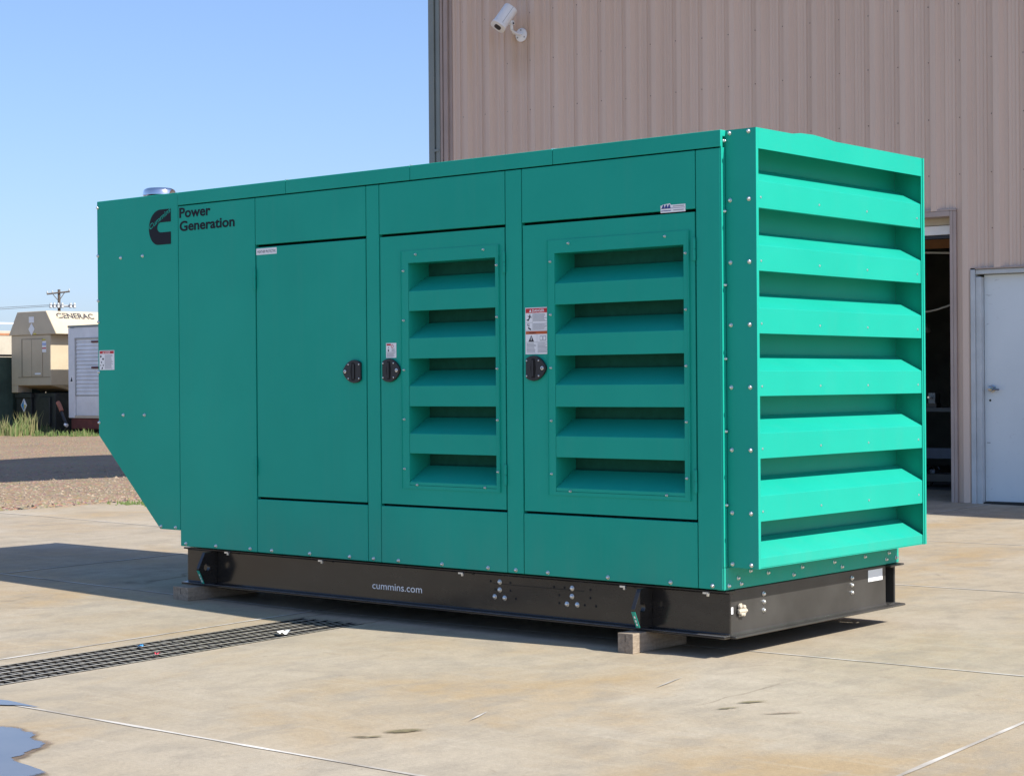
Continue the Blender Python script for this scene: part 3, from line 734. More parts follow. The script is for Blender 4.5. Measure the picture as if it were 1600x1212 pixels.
MB().box(-3.67, -3.65, .03, W - .03, ZB, ZF, GREEN).build('end_panel', gen)
for a, b in zip([-3.668, -2.77, -1.855, -.934], [-2.77, -1.855, -.934, .006]):
    m = MB(); m.prism([(-.005, 2.2245), (.0, 2.2245), (.004, 2.27), (W, 2.27), (W + .005, 2.2245), (W + .005, 2.296), (W * .5, 2.318), (-.005, 2.297)], 'x', a + .0015, b - .0015, GREEN); m.build('roof_panel', gen, bev=.003, seg=2)
m = MB()
for x in (-2.77, -1.855, -.934): m.box(x - .010, x + .004, .0, .03, 2.297, 2.3015, ZINC)
m.build('roof_clip', gen)
for x in [-3.62, -3.362, -3.077, -2.903, -2.606, -2.306, -2.132, -1.956, -1.658, -1.356, -1.18, -.983, -.629, -.279, -.055]: bolt((x, 0, .318), NY, gen)
for y, z in [(.036, .319), (.109, .347), (.132, .32), (.207, .371), (.351, .35), (.566, .323), (.64, .352), (.929, .352), (.999, .324), (1.217, .355), (1.428, .325), (1.453, .355), (1.527, .326)]: bolt((.004, y, z), PX, gen)

# --- tail plenum
tp = [(-4.418, 2.2985), (-3.6722, 2.2985), (-3.6722, .39), (-3.85, .39), (-4.416, .917)]
MB().prism(tp, 'y', 0, .02, GREEN).build('plenum_side', gen, bev=.003, seg=2)
MB().prism([(-4.40, 2.295), (-3.674, 2.295), (-3.674, .395), (-3.845, .395), (-4.40, .915)], 'y', .021, W - .021, GREEN).build('exhaust_plenum', gen, bev=.004)
MB().prism(tp, 'y', W - .02, W, GREEN).build('plenum_side', gen, bev=.003, seg=2)
for x, z in [(-3.84, .405), (-3.71, .405), (-4.192, 1.955), (-3.989, 1.956), (-4.179, 1.039), (-3.983, 1.04)]: bolt((x, 0, z), NY, gen)
for z in (2.261, 1.977, 1.712, 1.587, 1.292, .993): bolt((-4.409, 0, z), NY, gen, .0078)
m = MB(); cx, cy = -4.285, .36
m.lathe((cx, cy, 2.295), (0, 0, 1), [(.088, 0), (.088, .028), (.073, .034), (.073, .060)], RUBBER, 28); capc = m.build('exhaust_collar', gen, smooth=True)
m = MB(); m.lathe((cx, cy, 2.350), (0, 0, 1), [(.096, 0), (.099, .002), (.096, .026), (.090, .036), (.077, .043), (.033, .048), (.001, .049)], CHROME, 40); m.lathe((cx - .014, cy, 2.296), (0, 0, 1), [(.103, 0), (.099, .03), (.096, .034)], CHROME, 40); m.build('rain_cap', gen, smooth=True)
# emblem and wording
def arc(cx, cz, rx, rz, a0, a1, n=14): return [(cx + rx * math.cos(math.radians(a0 + (a1 - a0) * i / n)), cz + rz * math.sin(math.radians(a0 + (a1 - a0) * i / n))) for i in range(n + 1)]
outer = [(-3.732, 2.2115)] + arc(-3.826, 2.1065, .104, .105, 90, 180) + arc(-3.845, 2.1065, .085, .0955, 180, 268)[1:] + [(-3.732, 2.011)]
inner = [(-3.732, 2.081)] + list(reversed(arc(-3.822, 2.1095, .032, .0285, 90, 270, 12))) + [(-3.732, 2.138)]
m = MB(); poly = [(p[0], -.0012, p[1]) for p in outer + inner]
# strips between the outer and inner outlines keep the letter clean
def resample(P, n):
    L = [0]
    for p, q in zip(P[:-1], P[1:]): L.append(L[-1] + math.hypot(q[0] - p[0], q[1] - p[1]))
    out = []
    for i in range(n):
        d = L[-1] * i / (n - 1); k = max(j for j in range(len(L)) if L[j] <= d + 1e-9); k = min(k, len(P) - 2)
        f = (d - L[k]) / (L[k + 1] - L[k] + 1e-12); out.append((P[k][0] + (P[k + 1][0] - P[k][0]) * f, P[k][1] + (P[k + 1][1] - P[k][1]) * f))
    return out
def dense(P, cuts):
    return P
top_o = [(-3.732, 2.2115)] + arc(-3.826, 2.1065, .104, .105, 90, 180); top_i = [(-3.732, 2.138)] + arc(-3.822, 2.1095, .032, .0285, 90, 180, 10)
bot_o = arc(-3.845, 2.1065, .085, .0955, 180, 268) + [(-3.732, 2.011)]; bot_i = arc(-3.822, 2.1095, .032, .0285, 180, 270, 10) + [(-3.732, 2.081)]
for o_, i_ in ((top_o, top_i), (bot_o, bot_i)):
    a, b = resample(o_, 40), resample(i_, 40)
    m.add([(p[0], -.0012, p[1]) for p in a + b], [(k, k + 1, 40 + k + 1, 40 + k) for k in range(39)], NAVY)
ang = math.radians(27)
L_ = .212
add_text(m, 'Cummins', (-3.922, -.0018, 2.098), (L_ * math.cos(ang), 0, L_ * math.sin(ang)), (-.030 * math.sin(ang) * .3, 0, .034 * math.cos(ang)), GREEN, .012)
m.build('emblem', gen)
m = MB(); add_text(m, 'Power', (-3.657, -.0012, 2.151), (.270, 0, 0), (0, 0, .058), NAVY, .027); add_text(m, 'Generation', (-3.655, -.0012, 2.076), (.470, 0, 0), (0, 0, .058), NAVY, .027)
m.build('lettering', gen)

# --- labels
def lines(mb, x0, x1, z0, z1, n, y, m=None, gapx=.25):
    h = (z1 - z0) / n
    for i in range(n):
        e = x1 - random.uniform(0, gapx) * (x1 - x0)
        mb.add([(x0, y, z0 + h * i + h * .25), (e, y, z0 + h * i + h * .25), (e, y, z0 + h * i + h * .68), (x0, y, z0 + h * i + h * .68)], [(0, 1, 2, 3)], m or GREYINK)
def rect(mb, x0, x1, z0, z1, y, m): mb.add([(x0, y, z0), (x1, y, z0), (x1, y, z1), (x0, y, z1)], [(0, 1, 2, 3)], m)
def poly(mb, pts, y, m): mb.add([(p[0], y, p[1]) for p in pts], [tuple(range(len(pts)))], m)
def danger_big(x0, x1, z0, z1, par):
    m = MB(); w_, h_ = x1 - x0, z1 - z0; y = -.0008
    m.box(x0, x1, y, .001, z0, z1, WHITEV); y -= .0005
    X = lambda f: x0 + w_ * f
    Z = lambda f: z1 - h_ * f
    rect(m, X(.02), X(.98), Z(.115), Z(.018), y, RED)
    add_text(m, 'DANGER', (X(.30), y - .0004, Z(.098)), (w_ * .52, 0, 0), (0, 0, h_ * .06), WHITEV, .02)
    poly(m, [(X(.17), Z(.098)), (X(.27), Z(.098)), (X(.22), Z(.035))], y - .0004, WHITEV)
    for zf in (.325, .49): rect(m, X(.03), X(.30), Z(zf), Z(zf - .006), y, GREYINK)
    rect(m, X(.305), X(.312), Z(.49), Z(.125), y, GREYINK)
    # falling figure, struck hand
    for a, b, r in (((.20, .15), (.19, .21), .03), ((.19, .21), (.15, .25), .025), ((.15, .25), (.06, .27), .018), ((.15, .25), (.11, .29), .018), ((.19, .2), (.27, .21), .016), ((.19, .2), (.10, .18), .014), ((.08, .37), (.18, .40), .016), ((.12, .43), (.24, .47), .03), ((.08, .35), (.2, .36), .01)):
        p, q = Vector((X(a[0]), y, Z(a[1]))), Vector((X(b[0]), y, Z(b[1]))); d = (q - p).normalized(); n = Vector((-d.z, 0, d.x)) * r * w_ * .8
        m.add([p - n, q - n, q + n, p + n], [(0, 1, 2, 3)], INK)
    lines(m, X(.33), X(.95), Z(.30), Z(.13), 8, y); lines(m, X(.33), X(.95), Z(.485), Z(.335), 7, y)
    rect(m, X(.02), X(.98), Z(.57), Z(.505), y, ORANGE)
    add_text(m, 'WARNING', (X(.16), y - .0004, Z(.56)), (w_ * .3, 0, 0), (0, 0, h_ * .035), INK, .01); add_text(m, 'CAUTION', (X(.60), y - .0004, Z(.56)), (w_ * .3, 0, 0), (0, 0, h_ * .035), INK, .01) if False else None
    rect(m, X(.02), X(.98), Z(.745), Z(.739), y, GREYINK); rect(m, X(.497), X(.503), Z(.97), Z(.575), y, GREYINK)
    poly(m, [(X(.13), Z(.73)), (X(.37), Z(.73)), (X(.25), Z(.59))], y, INK); rect(m, X(.235), X(.265), Z(.70), Z(.63), y - .0004, WHITEV)
    for a in ((.62, .74), (.76, .88)):
        rect(m, X(a[0]), X(a[1]), Z(.715), Z(.61), y, GREYINK); rect(m, X(a[0] + .015), X(a[1] - .015), Z(.70), Z(.622), y - .0004, WHITEV)
    lines(m, X(.05), X(.46), Z(.97), Z(.755), 8, y); lines(m, X(.53), X(.95), Z(.97), Z(.755), 8, y)
    o = m.build('warning_label', par); o['label'] = 'tall white danger label with red band'
def danger_small(x0, x1, z0, z1, par, lab):
    m = MB(); w_, h_ = x1 - x0, z1 - z0; y = -.0008; X = lambda f: x0 + w_ * f; Z = lambda f: z1 - h_ * f
    m.box(x0, x1, y, .001, z0, z1, WHITEV); y -= .0005
    rect(m, X(.03), X(.97), Z(.17), Z(.03), y, RED); add_text(m, 'DANGER', (X(.36), y - .0004, Z(.145)), (w_ * .38, 0, 0), (0, 0, h_ * .085), WHITEV, .02)
    poly(m, [(X(.23), Z(.15)), (X(.31), Z(.15)), (X(.27), Z(.05))], y - .0004, WHITEV)
    for a, b in (((.12, .24), (.07, .36)), ((.08, .28), (.14, .34)), ((.25, .38), (.25, .48)), ((.20, .44), (.30, .45)), ((.17, .58), (.12, .63)), ((.08, .74), (.1, .78)), ((.26, .72), (.26, .80)), ((.22, .86), (.16, .96))):
        p, q = Vector((X(a[0]), y, Z(a[1]))), Vector((X(b[0]), y, Z(b[1]))); d = (q - p).normalized(); n = Vector((-d.z, 0, d.x)) * .028 * w_
        m.add([p - n, q - n, q + n, p + n], [(0, 1, 2, 3)], INK)
    lines(m, X(.36), X(.93), Z(.95), Z(.22), 13, y); o = m.build('warning_label', par); o['label'] = lab
danger_small(-4.404, -4.262, 1.303, 1.418, gen, 'square danger label at the edge of the tail panel')
m = MB(); m.box(-.319, -.185, -.001, .001, 1.957, 1.990, WHITEV); poly(m, [(-.319, 1.984), (-.308, 1.993), (-.268, 1.997), (-.262, 1.99), (-.262, 1.984)], -.0009, WHITEV)
for k in range(3): poly(m, [(-.314 + k * .016, 1.975), (-.306 + k * .016, 1.992), (-.300 + k * .016, 1.992), (-.296 + k * .016, 1.975)], -.0015, BLUEINK)
rect(m, -.316, -.188, 1.9745, 1.976, -.0015, BLUEINK); lines(m, -.315, -.262, 1.962, 1.969, 1, -.0015, BLUEINK, .02); lines(m, -.252, -.19, 1.979, 1.987, 1, -.0015, GREYINK, .02); lines(m, -.25, -.19, 1.962, 1.970, 1, -.0015, GREYINK, .1)
m.build('label', gen)

# --- doors
def latch(flat_x, nose_x, zc, par):
    m = MB(); s_ = 1 if nose_x > flat_x else -1; wd = abs(nose_x - flat_x); h = .0595
    P = [(flat_x, zc - .044), (flat_x, zc + .044)]
    top = [(.10, .052), (.22, .057), (.38, h), (.55, .056), (.72, .046), (.86, .031), (.95, .016), (1.0, 0)]
    P += [(flat_x + s_ * wd * a, zc + b) for a, b in top] + [(flat_x + s_ * wd * a, zc - b) for a, b in reversed(top[:-1])]
    m.prism(P, 'y', -.012, 0, RUBBER)
    o = m.build('latch', par, bev=.003, seg=2)
    # sunken cup, paddle, screws and key cylinder stay with the latch
    q = MB(); cxp = flat_x + s_ * wd * .40
    q.prism([(cxp - .012, zc - .046), (cxp - .020, zc), (cxp - .012, zc + .046), (cxp + .008, zc + .046), (cxp + .014, zc), (cxp + .008, zc - .046)], 'y', -.0128, -.0118, HOLE)
    q.box(cxp - .004 * s_ - .006, cxp - .004 * s_ + .006, -.0165, -.0125, zc - .038, zc + .038, RUBBER)
    for a, b in ((.07, .036), (.07, -.036), (.66, .036), (.66, -.036)):
        q.lathe((flat_x + s_ * wd * a, -.012, zc + b), NY, [(.0045, 0), (.004, .003), (.001, .004)], ZINC, 8)
    q.lathe((flat_x + s_ * wd * .84, -.012, zc), NY, [(.0095, 0), (.009, .004), (.006, .005)], ZINC, 14)
    q.lathe((flat_x + s_ * wd * .84, -.0172, zc), NY, [(.004, 0), (.0035, .0006)], HOLE, 8)
    q.build('latch_paddle', par)
def hinge(x, z0, z1, par):
    m = MB(); zm = (z0 + z1) / 2
    m.cyl((x, -.006, z0), (x, -.006, zm - .001), .0065, GREEN, 10); m.cyl((x, -.006, zm + .001), (x, -.006, z1), .0065, GREEN, 10); m.box(x - .018, x, -.0025, .0, zm, z1, GREEN); m.box(x - .018, x - .001, -.0025, .0, z0, zm - .002, GREEN)
    m.build('hinge', par, smooth=True)
def door(x0, x1, louv=None, name_l=None):
    z0, z1 = .602, 1.951; y = .002; d = MB()
    gx = .0062
    if not louv:
        d.box(x0 + gx, x1 - gx, y, y + .03, z0, z1, GREEN); o = d.build('door', gen, bev=.003, seg=2)
    else:
        px0, px1, pz0, pz1 = louv['plate']
        d.box(x0 + gx, px0 + .012, y, y + .03, z0, z1, GREEN); d.box(px1 - .012, x1 - gx, y, y + .03, z0, z1, GREEN)
        d.box(px0 + .012, px1 - .012, y, y + .03, z0, pz0 + .012, GREEN); d.box(px0 + .012, px1 - .012, y, y + .03, pz1 - .012, z1, GREEN)
        o = d.build('door', gen)
    o['label'] = name_l
    return o
OPZ = [(1.811, 1.669), (1.571, 1.434), (1.333, 1.196), (1.095, .958), (.860, .717)]
def louvre(o, x0, x1, plate, rv):
    px0, px1, pz0, pz1 = plate; y = -.0015
    m = MB(); m.box(px0, x0, y, .001, pz0, pz1, GREEN); m.box(x1, px1, y, .001, pz0, pz1, GREEN); m.box(x0, x1, y, .001, OPZ[0][0], pz1, GREEN); m.box(x0, x1, y, .001, pz0, .700, GREEN)
    # deep sides, top of the louvre box, turned lip at the right edge
    m.box(x0 - .004, x0, .001, .15, .70, 1.83, GREEN); m.box(x1, x1 + .004, .001, .15, .70, 1.83, GREEN); m.box(x0, x1, .001, .15, OPZ[0][0] + .002, OPZ[0][0] + .006, GREEN)
    m.box(px1 - .003, px1, -.008, y, pz0, pz1, GREEN); m.box(px0, px0 + .002, -.0045, y, pz0, pz1, GREEN)
    fr = m.build('louvre_frame', o)
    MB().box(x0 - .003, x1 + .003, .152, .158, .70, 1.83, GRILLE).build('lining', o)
    for k, (zt, zc) in enumerate(OPZ):
        zb = OPZ[k + 1][0] if k < 4 else .701
        MB().prism([(.0, zb), (.0, zc), (.130, zc + .079), (.130, zc + .075), (.004, zc - .002), (.004, zb + .002), (.02, zb + .002), (.02, zb)], 'x', x0 + .0008, x1 - .0008, GREEN).build('louvre_slat', o, bev=.0012)
    for x, z in rv: bolt((x, y, z), NY, o, .0050, 'rivet')
d1 = door(-3.02, -2.172, None, 'plain teal door without louvres')
hinge(-3.018, 1.725, 1.836, d1); hinge(-3.018, .72, .813, d1); latch(-2.208, -2.338, 1.273, d1)
m = MB(); m.box(-3.011, -2.849, -.0005 + .002 - .001, .003, 1.910, 1.944, WHITEV); add_text(m, 'WEATHER PROTECTIVE', (-3.003, .0002, 1.919), (.146, 0, 0), (0, 0, .014), INK, .004); m.build('label', d1)
pl2 = (-1.925, -1.272, .683, 1.872)
d2 = door(-2.078, -1.233, dict(plate=pl2), 'narrower louvred teal door')
rz = [1.773, 1.525, 1.277, 1.03, .782]
louvre(d2, -1.874, -1.297, pl2, [(-1.906, z) for z in rz] + [(-1.287, z) for z in rz] + [(-1.82, 1.852), (-1.37, 1.852), (-1.82, .704), (-1.37, .704)][:4])
hinge(-1.236, 1.735, 1.834, d2); hinge(-1.236, .72, .817, d2); latch(-2.052, -1.928, 1.276, d2)
def small_label(x0, x1, z0, z1, par):
    m = MB(); w_, h_ = x1 - x0, z1 - z0; y = .001 - .0008; X = lambda f: x0 + w_ * f; Z = lambda f: z1 - h_ * f
    m.box(x0, x1, y, .003, z0, z1, WHITEV); y -= .0005
    rect(m, X(.06), X(.48), Z(.17), Z(.05), y, RED)
    m2 = 14
    for i in range(m2):
        a, b = 2 * math.pi * i / m2, 2 * math.pi * (i + 1) / m2; c = (X(.62), Z(.22)); r0, r1 = .085 * w_, .13 * w_
        m.add([(c[0] + r * math.cos(t), y, c[1] + r * math.sin(t)) for t, r in ((a, r0), (a, r1), (b, r1), (b, r0))], [(0, 1, 2, 3)], RED)
    rect(m, X(.19), X(.29), Z(.58), Z(.42), y, INK); rect(m, X(.21), X(.27), Z(.34), Z(.27), y, INK); rect(m, X(.04), X(.96), Z(.62), Z(.605), y, GREYINK); lines(m, X(.55), X(.92), Z(.58), Z(.38), 4, y); lines(m, X(.07), X(.93), Z(.94), Z(.65), 6, y)
    o = m.build('warning_label', par); o['label'] = 'small white warning label above the latch'
small_label(-2.034, -1.963, 1.339, 1.414, d2)
pl3 = (-.974, -.166, .683, 1.872)
d3 = door(-1.13, -.132, dict(plate=pl3), 'wide louvred teal door')
louvre(d3, -.930, -.197, pl3, [(-.954, z) for z in rz] + [(-.186, z) for z in rz] + [(-.845, 1.853), (-.296, 1.853), (-.843, .704), (-.295, .704)])
hinge(-.136, 1.737, 1.837, d3); hinge(-.136, .72, .82, d3); latch(-1.102, -.978, 1.276, d3); danger_big(-1.110, -.967, 1.342, 1.562, d3)

# --- air hood on the end
HX, HY0, HY1, HZ0, HZ1 = .16, .034, 1.545, .400, 2.297
hood = MB()
hood.box(.0045, HX - .003, HY0, HY0 + .004, HZ0, HZ1, GREEN)                    # near side
hood.box(.0045, HX, HY1 - .004, HY1, HZ0, HZ1, GREEN); hood.box(HX, HX + .004, HY1 - .016, HY1 - .0005, HZ0, HZ1, GREEN)
hood.box(HX - .003, HX, HY0, .053, HZ0, HZ1, GREEN); hood.box(HX - .003, HX, 1.518, HY1 - .0042, HZ0, HZ1, GREEN)
hood.prism([(.0535, 2.208), (1.5175, 2.208), (1.5175, HZ1), (.70, HZ1 + .001), (.60, HZ1 + .009), (.506, HZ1 + .0135), (.40, HZ1 + .010), (.33, HZ1 + .001), (.0535, HZ1)], 'x', HX - .003, HX, GREEN)
hood.prism([(HY0 + .0045, HZ1 - .004), (HY1 - .0045, HZ1 - .004), (HY1 - .0045, HZ1), (.70, HZ1), (.506, HZ1 + .0125), (.33, HZ1), (HY0 + .0045, HZ1)], 'x', -.02, HX - .0035, GREEN)
hood.box(.0045, HX - .004, HY0 + .0045, HY1 - .0045, HZ0, HZ0 + .003, GREEN)
hood.box(-.02, -.0065, HY0 + .002, HY1, ZF + .0005, ZF + .07, GREEN)
hood_o = hood.build('air_hood', gen)
MB().box(-.006, .0035, HY0 + .002, HY1 - .001, HZ0 + .0035, 2.292, GREEN).build('hood_backing', hood_o)
CR = [2.070, 1.793, 1.523, 1.252, .983, .713, .446]; TOPS = [2.208, 1.953, 1.682, 1.412, 1.142, .873, .602]
for k in range(7):
    zb = TOPS[k + 1] if k < 6 else .4035; zc = CR[k]; xf = HX - .0036
    m = MB(); m.prism([(xf, zb), (xf, zc), (.022, zc + .073), (.022, zc + .069), (xf - .004, zc - .002), (xf - .004, zb + .003), (xf - .022, zb + .003), (xf - .022, zb)], 'y', .0535, 1.5175, GREEN)
    so_ = m.build('louvre_slat', hood_o, bev=.0012)
    if k < 6:
        rm = MB()
        for y in (.075, .56, .99, 1.48): rm.lathe((xf, y, (zb + zc) / 2 - .012), PX, [(.0055, 0), (.005, .002), (.001, .003)], ZINC, 8)
        rm.build('rivet', hood_o)
for k in range(8):
    z = [2.283, 1.992, 1.722, 1.451, 1.181, .91, .637, .415][k]
    for x in (.026, .124): bolt((x, HY0, z), NY, hood_o)
    bolt((.026, HY0, z), NY, hood_o) if False else None

# ------------------------------------------------------------------ far yard on the left
GZ = .125
tg = thing('tan_generator', (-31.1, 20.5, GZ), 'tan generator enclosure with chamfered roof and weathered black lettering', 'generator')
Cx, Cy = -31.077, 18.481
LN = 7.0
# body, roof and tank
m = MB(); m.box(Cx - 1.57, Cx, Cy, Cy + LN, 1.25, 2.43, TAN); m.box(Cx - 1.57, Cx - .0, Cy + .8, Cy + LN, 1.10, 1.25, TAN)
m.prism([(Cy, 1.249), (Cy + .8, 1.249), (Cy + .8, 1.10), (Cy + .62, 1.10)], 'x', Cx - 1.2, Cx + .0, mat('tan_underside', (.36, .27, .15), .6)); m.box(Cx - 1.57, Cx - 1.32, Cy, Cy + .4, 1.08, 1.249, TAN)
bo = m.build('enclosure', tg, bev=.01)
m = MB(); m.prism([(Cx - 1.62, 2.432), (Cx + .26, 2.432), (Cx + .26, 2.46), (Cx - .13, 2.985), (Cx - 1.28, 2.985), (Cx - 1.62, 2.46)], 'y', Cy - .03, Cy + LN, TAN); ro = m.build('roof', tg, bev=.012)
# slope frame for the lettering
a, b = Vector((Cx + .26, 0, 2.46)), Vector((Cx - .13, 0, 2.985)); sl = (b - a); nrm = Vector((sl.z, 0, -sl.x)).normalized() * .006
m = MB(); p = a + sl * .66 + nrm; add_text(m, 'GENERAC', (p.x, Cy + .20, p.z), (0, 1.05, 0), sl * .25, INK, .02)
for k in range(3): # paint flaked off the first letters
    q = a + sl * (.70 + .06 * k) + nrm * 1.4; m.add([(q.x, Cy + .19 + .1 * k, q.z), (q.x, Cy + .34 + .06 * k, q.z), (q.x + sl.x * .035, Cy + .34 + .06 * k, q.z + sl.z * .035), (q.x + sl.x * .035, Cy + .19 + .1 * k, q.z + sl.z * .035)], [(0, 1, 2, 3)], TAN)
m.build('lettering', ro)
yf = Cy - .004
m = MB(); m.box(Cx - 1.10, Cx - .32, Cy - .012, Cy, 1.46, 2.33, TAN); do = m.build('door', tg, bev=.006)
m = MB(); m.box(Cx - 1.16, Cx - 1.10, Cy - .003, Cy + .0, 1.45, 2.35, TANDK); m.box(Cx - .74, Cx - .725, Cy - .014, Cy - .011, 1.46, 2.33, TANDK); m.box(Cx - 1.3, Cx - .01, Cy - .004, Cy, 1.43, 1.45, TANDK); m.box(Cx - .32, Cx - .305, Cy - .004, Cy, 1.46, 2.35, TANDK); m.box(Cx - 1.1, Cx - .3, Cy - .004, Cy, 2.335, 2.35, TANDK); m.build('door_seam', do)
MB().box(Cx - .60, Cx - .38, Cy - .02, Cy - .011, 1.50, 1.54, WHITEV).build('label', do)
yr = Cy - .036
MB().box(Cx - .80, Cx - .60, yr, yr + .006, 2.72, 2.86, WHITEV).build('sticker', tg)
m = MB(); m.prism([(Cx - .70, 2.42), (Cx - .58, 2.57), (Cx - .70, 2.71), (Cx - .82, 2.57)], 'y', yr, yr + .006, WHITEV); m.build('placard', tg)
MB().box(Cx - .62, Cx - .52, yr, yr + .006, 2.44, 2.47, YELLOW).build('sticker', tg)
m = MB(); m.box(Cx - .33, Cx - .17, Cy - .006, Cy, 2.02, 2.28, WHITEV); m.box(Cx - .33, Cx - .17, Cy - .007, Cy - .006, 2.10, 2.13, RED); m.box(Cx - .33, Cx - .17, Cy - .007, Cy - .006, 2.18, 2.24, mat('pale_blue', (.35, .45, .7), .5)); m.box(Cx - .33, Cx - .2, Cy - .006, Cy, 2.30, 2.33, YELLOW); m.build('sticker', tg)
m = MB(); m.box(Cx, Cx + .006, Cy + .55, Cy + .82, 1.93, 2.12, WHITEV); m.prism([(Cy + .72, 1.58), (Cy + .95, 1.80), (Cy + .72, 2.02), (Cy + .5, 1.80)], 'x', Cx + .002, Cx + .008, WHITEV); m.build('placard', tg)
m = MB(); m.box(Cx - 1.50, Cx - .05, Cy + .15, Cy + LN, .0 + GZ, 1.07, TANK); m.box(Cx - 1.52, Cx - .86, Cy + .05, Cy + .15, .95, 1.07, TANK); m.box(Cx - 1.50, Cx - .9, Cy + .08, Cy + .15, GZ, .95, TANK); m.box(Cx - .55, Cx - .2, Cy + .1, Cy + .15, .3, .98, TANK); m.build('fuel_tank', tg, bev=.01)
m = MB(); m.prism([(Cx - 1.18, .62), (Cx - 1.06, .78), (Cx - 1.18, .94), (Cx - 1.30, .78)], 'y', Cy + .068, Cy + .079, WHITEV); m.prism([(Cx - 1.18, .66), (Cx - 1.18, .90), (Cx - 1.275, .78)], 'y', Cy + .063, Cy + .067, PLACARD); m.prism([(Cx - 1.16, .68), (Cx - 1.09, .78), (Cx - 1.16, .8)], 'y', Cy + .063, Cy + .067, YELLOW); m.build('placard', tg)

# white box body with slatted shutter door
KX, KY = -30.13, 18.30
ct_ = thing('white_container', (KX + 1.2, KY + 2.5, GZ), 'white box container with slatted shutter door on dark red frame', 'container')
m = MB(); m.box(KX, KX + 2.5, KY + .05, KY + 6, .50, 2.57, CONTW); bodyc = m.build('body', ct_, bev=.01)
m = MB(); m.box(KX - .02, KX + .22, KY, KY + .06, .50, 2.55, CONTW); m.build('corner_post', ct_, bev=.01)
m = MB(); m.box(KX - .02, KX + 2.5, KY - .01, KY + .06, 2.555, 2.605, DSGREY); m.build('top_rail', ct_)
m = MB(); m.box(KX + .22, KX + 2.5, KY - .002, KY + .055, 2.32, 2.553, CONTW); m.build('front_panel', ct_); MB().box(KX + .22, KX + 2.5, KY, KY + .055, .50, .56, CREAM).build('sill', ct_); MB().box(KX + .26, KX + 2.4, KY + .02, KY + .055, .562, .998, CONTW).build('kick_panel', ct_)
src = None; ns = 15
sh = MB().box(KX + .24, KX + 2.3, KY + .035, KY + .05, 1.0, 2.31, INSULATOR).build('shutter', ct_)
for k in range(ns):
    z = 1.02 + 1.28 * k / ns; h = 1.28 / ns
    MB().prism([(KY + .036, z + .002), (KY + .010, z + .006), (KY + .022, z + h - .005), (KY + .036, z + h - .002)], 'x', KX + .26, KX + 2.2, CONTW).build('shutter_slat', sh)
MB().box(KX + .24, KX + .27, KY + .0, KY + .036, 1.0, 2.312, INSULATOR).build('shutter_guide', sh); MB().box(KX + .24, KX + 2.3, KY - .01, KY + .02, 2.290, 2.318, INSULATOR).build('shutter_guide', sh)
for z in (2.20, 1.62): MB().box(KX + .85, KX + 1.15, KY - .005, KY + .012, z, z + .04, RUSTRED).build('latch_bar', sh)
m = MB(); m.box(KX + .05, KX + .17, KY - .006, KY, 1.30, 1.46, WHITEV); m.prism([(KX + .07, 1.33), (KX + .15, 1.33), (KX + .12, 1.44)], 'y', KY - .009, KY - .006, INK); m.build('warning_label', ct_)
m = MB(); m.box(KX + .04, KX + 2.5, KY + .02, KY + 6, GZ + .12, .50, RUSTRED); m.build('underframe', ct_, bev=.02)
for yy in (KY + .6, KY + 5): MB().box(KX + .2, KX + 2.3, yy, yy + .3, GZ - .05, GZ + .12, POLEW).build('support_beam', ct_)
m = MB(); m.tube([(KX - .22, KY - .12, .82), (KX - .12, KY - .13, .66), (KX + .02, KY - .14, .46), (KX + .10, KY - .14, .36)], .035, RUBBER, 8); m.tube([(KX - .26, KY - .12, .86), (KX - .19, KY - .12, .78), (KX - .10, KY - .13, .66)], .05, mat('red_brown_grip', (.35, .13, .08), .6), 8); m.cyl((KX + .06, KY - .15, .36), (KX + .13, KY - .15, .33), .04, WHITEV, 10)
tag(m.build('pump_handle'), 'red and black lever arm leaning by the white container corner', 'lever')

# cream trailer behind the fence, fence with dark screen
tr = thing('cream_trailer', (-36.5, 21.0, GZ), 'cream trailer with white roof rail behind the screened fence', 'trailer')
TX, TY = -34.6, 16.0
m = MB(); m.box(TX - 2.4, TX, TY - 4, TY + 9, .9, 2.62, CREAM); m.box(TX, TX + .01, TY - 4, TY + 9, 2.50, 2.56, mat('rust_trim', (.45, .2, .1), .6)); m.build('body', tr, bev=.02)
m = MB(); m.box(TX - 2.2, TX - .2, TY - 3.5, TY + 8.5, .5, .9, TANK); m.build('chassis', tr)
for yy in (TY - 2, TY + 6): MB().cyl((TX - .3, yy, GZ + .4), (TX, yy, GZ + .4), .42, RUBBER, 18).build('wheel', tr)
m = MB(); m.box(TX - .06, TX - .01, TY - 4, TY + 9, 2.79, 2.83, WHITEP)
for k in range(14): m.box(TX - .05, TX - .02, TY - 4 + k, TY - 3.96 + k, 2.62, 2.79, WHITEP)
m.build('roof_rail', tr)
FX = -32.9
fe = thing('screened_fence', (FX, 16, GZ), 'chain fence hung with dark green privacy screen', 'fence')
for k in range(12):
    y0 = 4 + k * 2.6
    m = MB(); n = 14
    vs = []
    for i in range(n + 1):
        yy = y0 + .03 + 2.54 * i / n; dxx = .03 * math.sin(i * 1.7 + k) + .02 * math.sin(i * 3.1)
        vs += [(FX + dxx, yy, GZ + .05), (FX + dxx * .7, yy, 1.45), (FX + dxx * .3, yy, 1.93)]
    fs = []
    for i in range(n): fs += [(i * 3, i * 3 + 3, i * 3 + 4, i * 3 + 1), (i * 3 + 1, i * 3 + 4, i * 3 + 5, i * 3 + 2)]
    m.add(vs, fs, SCREEN); m.build('screen_panel', fe)
    MB().cyl((FX - .04, y0, GZ - .1), (FX - .04, y0, 2.02), .035, TANK, 8).build('post', fe)
MB().cyl((FX - .04, 4, 1.97), (FX - .04, 35, 1.97), .025, TANK, 8).build('top_rail', fe)

